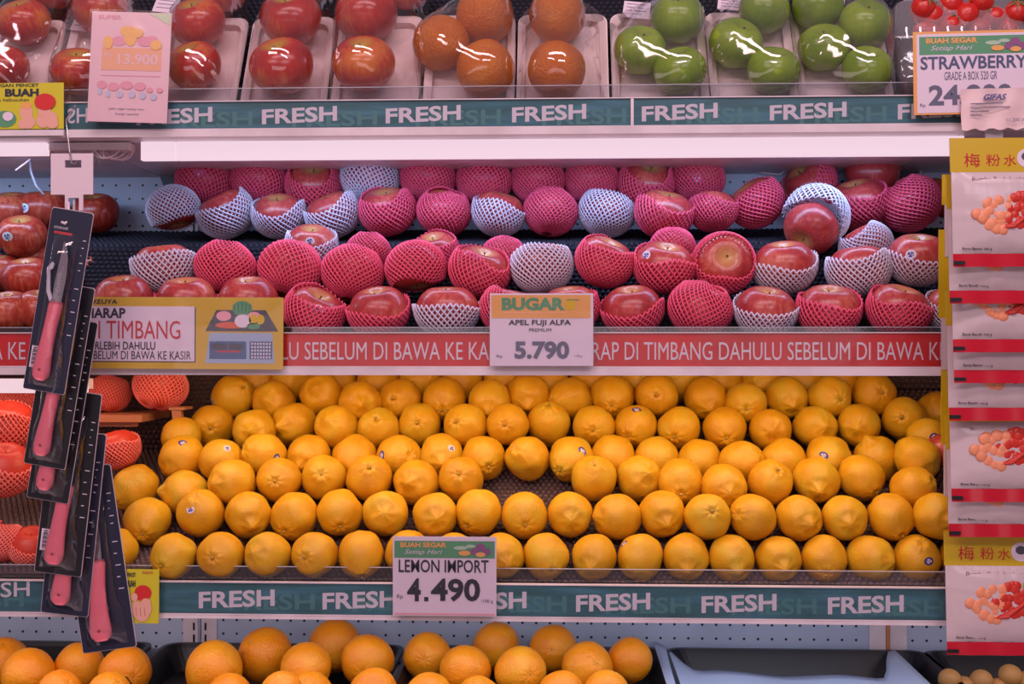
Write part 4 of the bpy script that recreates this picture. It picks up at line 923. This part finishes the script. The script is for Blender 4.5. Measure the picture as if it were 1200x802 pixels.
# ------------------------------------------------------------------ snack packets hanging at the right
def packet(label, x0, y1, h, Y, tilt, seedn, header_h=40, show_top=True):
    s = S(Y); W = 118; r = empty('snack_packet', P(x0+W/2, y1-h/2, Y), (tilt, 0, 0)); tag(r, label, 'snack packet', 'snack packets on the right strip'); rnd = random.Random(seedn)
    x = lambda p: (p-W/2)*s; z = lambda p: (h/2-p)*s          # p measured from the packet's top left
    def bulge(u, v): return .011*(1-abs(u)**3)*(1-abs(v)**4)
    nx, nz = 16, 20; fr = MB()
    for side_ in (1, -1):
        b = len(fr.v)
        for a in range(nx+1):
            for c_ in range(nz+1):
                u = a/nx*2-1; v = c_/nz*2-1; e = .0012*noise.noise(Vector((a*.6, c_*.6, seedn)))
                fr.v.append((x(W*a/nx), -side_*(bulge(u, v)+.0006)+(e if abs(u) < 1 and abs(v) < 1 else 0), z(header_h+(h-header_h-15)*c_/nz)))
        for a in range(nx):
            for c_ in range(nz):
                f = (b+a*(nz+1)+c_, b+a*(nz+1)+c_+1, b+(a+1)*(nz+1)+c_+1, b+(a+1)*(nz+1)+c_); fr.f.append(f if side_ > 0 else f[::-1])
    pz = fr.build('pouch', pouch_m, r, True)
    MB().box(x(-1), x(W+1), -.0009, .0009, z(header_h), z(0)).build('header', yellow_foil, r)
    mb = MB(); n = 14
    for j in range(2):
        for a in range(n+1): mb.v.append((x(W*a/n), -.0014+.0012*math.sin(a*1.3+seedn), z(h-15+15*j)))
    for a in range(n): mb.f.append((a, a+n+1, a+n+2, a+1))
    mb.build('foot_seal', red_foil, r, True)
    MB().box(x(0), x(13), -.0034, -.0028, z(h-2.5), z(h-6.5)).build('registration_mark', black_pl, r)
    t = MB()
    text_into(t, '梅', x(15), x(33), z(34), z(18), -.0014, 0, .0); text_into(t, '粉', x(40), x(56), z(33), z(19), -.0014, 0, .0); text_into(t, '水', x(60), x(74), z(33), z(20), -.0014)
    t.build('lettering', red_foil, r)
    MB().disc(x(86), z(24), 11*s, 11*s, -.0010, 18).build('emblem', paper, r); MB().disc(x(86), z(22), 6*s, 5*s, -.0016, 12).build('emblem', greyp, r)
    t = MB(); text_into(t, 'Bumbu Buah-buahan Pedas', x(22), x(106), z(51), z(46.5), -.0066, 0, .0); t.build('lettering', M('brown_ink', C(140,100,96), .5), r)
    t = MB(); text_into(t, 'Berat Bersih 100 g', x(10), x(43), z(h-18), z(h-22), -.0048, 0, .01); t.build('lettering', ink, r)
    oy = -.0092
    def berries(nm, pts_, m, rad):
        mb = MB()
        for (a, b_) in pts_: mb.sphere((x(a), oy-.001*rnd.random(), z(b_)), rad*s*rnd.uniform(.85,1.15), 10, 6, .35)
        mb.build(nm, m, r, True)
    cy = h-15-45
    berries('pale_fruit_pieces', [(34+k*1.1+13*math.cos(k*2.4)*(k % 5)/4, cy+1+17*math.sin(k*2.4)*(k % 4+1)/4) for k in range(24)], candy_o, 6.6)
    berries('red_fruit_pieces', [(74+22*math.cos(k*2.4)*((k % 5+1)/5), cy-4+16*math.sin(k*2.4)*((k % 4+1)/4)) for k in range(30)], candy_r, 6.3)
    berries('green_fruit_pieces', [(90,cy-19),(98,cy-15)], candy_g, 6.5)
    mb = MB()
    for k in range(5): mb.tube([(x(48+k*4), oy-.001, z(cy+17-k*1.5)), (x(66+k*4), oy-.003, z(cy+15-k*3)), (x(84+k*2), oy-.001, z(cy+4-k*4))], [1.2*s,2.2*s,.8*s], 6)
    mb.build('chilli_slices', candy_r, r, True)
    return r
PK = [('topmost snack packet on the strip, yellow header fully in view', 1117, 312, 150, -.060), ('snack packet second from the top, only its lower band showing', 1113, 355, 150, -.048), ('snack packet third from the top, with a creased red foot', 1117, 412, 150, -.036),
      ('snack packet fourth from the top, only its lower half showing', 1118, 448, 150, -.024), ('snack packet fifth from the top, red foot just above the bean picture', 1112, 492, 150, -.048),
      ('snack packet sixth from the top, picture of candied fruit fully in view', 1115, 587, 132, -.036), ('snack packet seventh from the top, only a short lower band showing', 1112, 628, 140, -.026), ('lowest snack packet on the strip, widest and nearest, full front in view', 1110, 766, 142, -.040)]
PK = [(a, b, c_, d, e) for (a, b, c_, d, e) in PK]
YP = [-.150, -.133, -.116, -.099, -.082, -.065, -.048, -.031]
for k, (lb, x0, y1, h, _) in enumerate(PK): packet(lb, x0, y1, h, YP[k], math.radians(-3.5), k)
bk = empty('snack_strip', P(1165, 450, -.012)); tag(bk, 'plastic hanging strip behind the column of snack packets', 'strip'); s = S(-.012)
MB().box(-10*s, 10*s, -.001, .001, -300*s, 300*s).build('strap', M('strap_plastic', C(210,200,210), .3), bk)
MB().tube([(0,-.002,290*s),(0,-.010,302*s),(0,.006,318*s)], .0015, 6).build('wire_hook', steel, bk)
for (px, y0, y1, lb) in ((1110, 205, 240, 'yellow edge of a spare packet beside the topmost packet'), (1106, 270, 372, 'yellow edge of a spare packet beside the third packet'), (1109, 432, 520, 'yellow edge of a spare packet beside the lemons')):
    o = empty('spare_packet', P(px, (y0+y1)/2, -.008)); s = S(-.008); tag(o, lb, 'snack packet', 'spare snack packets'); hh = (y1-y0)/2
    MB().box(-6*s, 60*s, -.0008, .0008, -hh*s, hh*s).build('header', yellow_foil, o)
    MB().box(-3*s, 60*s, -.0020, .0006, (-hh-60)*s, -hh*s-.0002).build('pouch', pouch_m, o)

# cables under the top shelf at left
cb = empty('cable_coil', P(130, 172, .05)); tag(cb, 'coiled white cable tied up beneath the top shelf, left end', 'cable'); s = S(.05)
for k in range(4):
    pts = [((-6+k*2.2+18*math.cos(a))*s*.9+ (k*3*s), (.01*math.sin(a+k)), (-2+13*math.sin(a))*s) for a in [i*PI/9 for i in range(19)]]
    MB().tube(pts, 1.1*s, 6, False).build('cable_loop', hang_w, cb, True)
MB().tube([(-48*s,0,6*s),(-38*s,.0,2*s),(-26*s,.0,4*s)], 2.6*s, 6).build('cable_tie', hang_w, cb, True)
MB().tube([(-10*s,-.01,-6*s),(-15*s,-.01,-20*s),(-9*s,-.01,-24*s),(-5*s,-.01,-14*s),(-6*s,-.01,-4*s)], 1.0*s, 6).build('cable_loop', hang_w, cb, True)
o = empty('loose_cable', P(30, 190, .2)); tag(o, 'loose white cable hanging in front of the pegboard, behind bare apples', 'cable'); s = S(.2)
MB().tube([(14*s,0,14*s),(4*s,0,2*s),(-12*s,0,-10*s)], 1.2*s, 6).build('cable', hang_w, o, True)
MB().tube([(-2*s,.02,14*s),(0,.02,-10*s),(6*s,.02,-26*s),(16*s,.02,-38*s)], 1.6*s, 6).build('cable', M('grey_cable', C(150,150,165), .4), o, True)
o = empty('loose_cable', P(900, 195, .40)); tag(o, 'thin white cable on the pegboard above the right netted apples', 'cable'); s = S(.4)
MB().tube([(-30*s,0,6*s),(-22*s,0,-4*s),(-2*s,0,-8*s),(14*s,0,-10*s),(26*s,0,0)], 1.0*s, 6).build('cable', hang_w, o, True)

# ------------------------------------------------------------------ bottom trays of oranges
def black_tray(x0, x1, label, m=black_pl):
    Yr = .38; w_ = (x1-x0)*S(Yr); l_ = .44; o = empty('produce_tray', ((X(x0,Yr)+X(x1,Yr))/2, Yr-l_/2, zbase)); tag(o, label, 'tray', 'black produce trays')
    tray_mb(w_, l_, .048, .03, .004, .007, .9).build('tray_shell', m, o, False); return o
black_tray(-180, 190, 'black tray of oranges at the bottom left'); black_tray(194, 478, 'black tray of oranges, second from left at the bottom'); 
tw = M('white_tray', C(208,200,212), .4)
black_tray(481, 777, 'tray of oranges left of the empty tray', black_pl); black_tray(780, 1080, 'empty dark tray lined with pale blue sheet'); black_tray(1084, 1420, 'black tray of small brown fruit at the bottom right')
OR = [(3,776,29,.26,'leftmost, cut by the edge'),(33,792,31,.20,'second from left in the left tray'),(93,784,30,.23,'behind the lowest knife pack, left tray'),(147,788,30,.20,'rightmost in the left tray'),(70,812,26,.12,'cut by the bottom edge left of the knife pack'),(128,814,26,.12,'cut by the bottom edge under the knife pack'),
 (251,786,34,.18,'left end of the second tray'),(310,768,32,.26,'second tray, left of the tallest one'),(358,784,31,.18,'second tray, in front of the tallest one'),(392,757,31,.31,'tallest at the back of the second tray'),(431,775,31,.22,'right end of the second tray'),(268,818,28,.10,'bottom edge of second tray, left'),(330,816,28,.10,'bottom edge of second tray, middle'),(362,815,28,.115,'bottom edge, right of the middle of second tray'),(438,814,30,.10,'bottom edge, right end of second tray'),
 (501,770,28,.25,'left end of the third tray'),(545,786,30,.18,'third tray, in front at the left'),(581,758,28,.31,'tallest at the back of the third tray, left'),(610,788,30,.17,'third tray, front centre'),(648,761,28,.30,'tallest at the back of the third tray, right'),(688,784,31,.20,'third tray, right of centre'),(738,774,27,.24,'right end of the third tray'),(502,816,28,.10,'bottom edge, left end of third tray'),(560,818,26,.09,'bottom edge of third tray, left of centre'),(658,815,28,.10,'bottom edge of third tray, centre'),(710,814,28,.11,'bottom edge of third tray, right')]
orr = [['o', 0, it, it[0], it[1], it[2]] for it in OR]
t0 = [(it[3]-CY)/ray(it[0], it[1]).y for it in OR]; ts = relax(orr, t0, [t+.01 for t in t0], .93)
for (_, _, it, px, py, rp), t in zip(orr, ts):
    r_ = rp*t/FPX; pos = CAM+ray(px, py)*t
    o = put(random.choice(ORG), pos, r_, cdir(random.uniform(-.6,.6), random.uniform(-.3,1), random.uniform(.2,.8)), 'orange'); tag(o, 'orange '+it[4], 'orange', 'oranges in the bottom trays')
    b = link('stem_button', but_me, o); b.location = (0,0,surf(o.data, Vector((0,0,1)))-.01); b.scale = (.8,.8,.8)
for k, (px, py) in enumerate([(1113,797),(1150,798),(1184,792),(1130,806),(1170,808),(1204,800)]):
    Y = .20; mb_r = 13*S(Y); o = put(ORG[k % 3], P(px, py, Y), mb_r, cdir(0,1,.2), 'longan'); 
    o.data = bpy.data.meshes.get('longan_skin') or o.data
    if o.data.name != 'longan_skin': me = o.data.copy(); me.name = 'longan_skin'; me.materials.clear(); me.materials.append(longan_m); o.data = me
    tag(o, 'small round brown fruit in the bottom right tray, %s from left' % ORD[k+1], 'fruit', 'small brown fruit')
    o['label'] = 'small round brown fruit in the bottom right tray, ' + ['leftmost of the upper ones', 'middle of the upper ones', 'rightmost of the upper ones in view', 'lower, between first and second', 'lower, between second and third', 'at the far right edge'][k]
# pale liner in the empty tray
ln = empty('tray_liner', (X(930,.2), .1, zbase)); tag(ln, 'pale blue plastic sheet lining the empty tray', 'liner'); mb = MB(); nx, ny = 30, 14
xa, xb = X(778,.2), X(1084,.2); cx_ = (xa+xb)/2
zr = .0505
for i in range(nx+1):
    u = i/nx*2-1; au = abs(u); k = min(1, max(0, (au-.70)/.28)); k = k*k*(3-2*k); yb_ = .245-.02*u + (.145)*k
    for j in range(ny+1):
        v = j/ny; y = -.11+(yb_+.11)*v; z = .040 + .0105*k + .003*math.sin(u*7+v*5)*(1-k) - .004*(1-v)
        mb.v.append(((xa+(xb-xa)*(i/nx))-ln.location.x, y-.1, z))
for i in range(nx):
    for j in range(ny): mb.f.append((i*(ny+1)+j, (i+1)*(ny+1)+j, (i+1)*(ny+1)+j+1, i*(ny+1)+j+1))
lo = mb.build('sheet', liner_m, ln, True); md = lo.modifiers.new('t', 'SOLIDIFY'); md.thickness = .0012; md.offset = -1
MB().tube([(X(1086,.3)-ln.location.x, .0, .045), (X(1094,.2)-ln.location.x, -.10, .05)], .002, 6).build('sheet_edge', hang_w, ln)
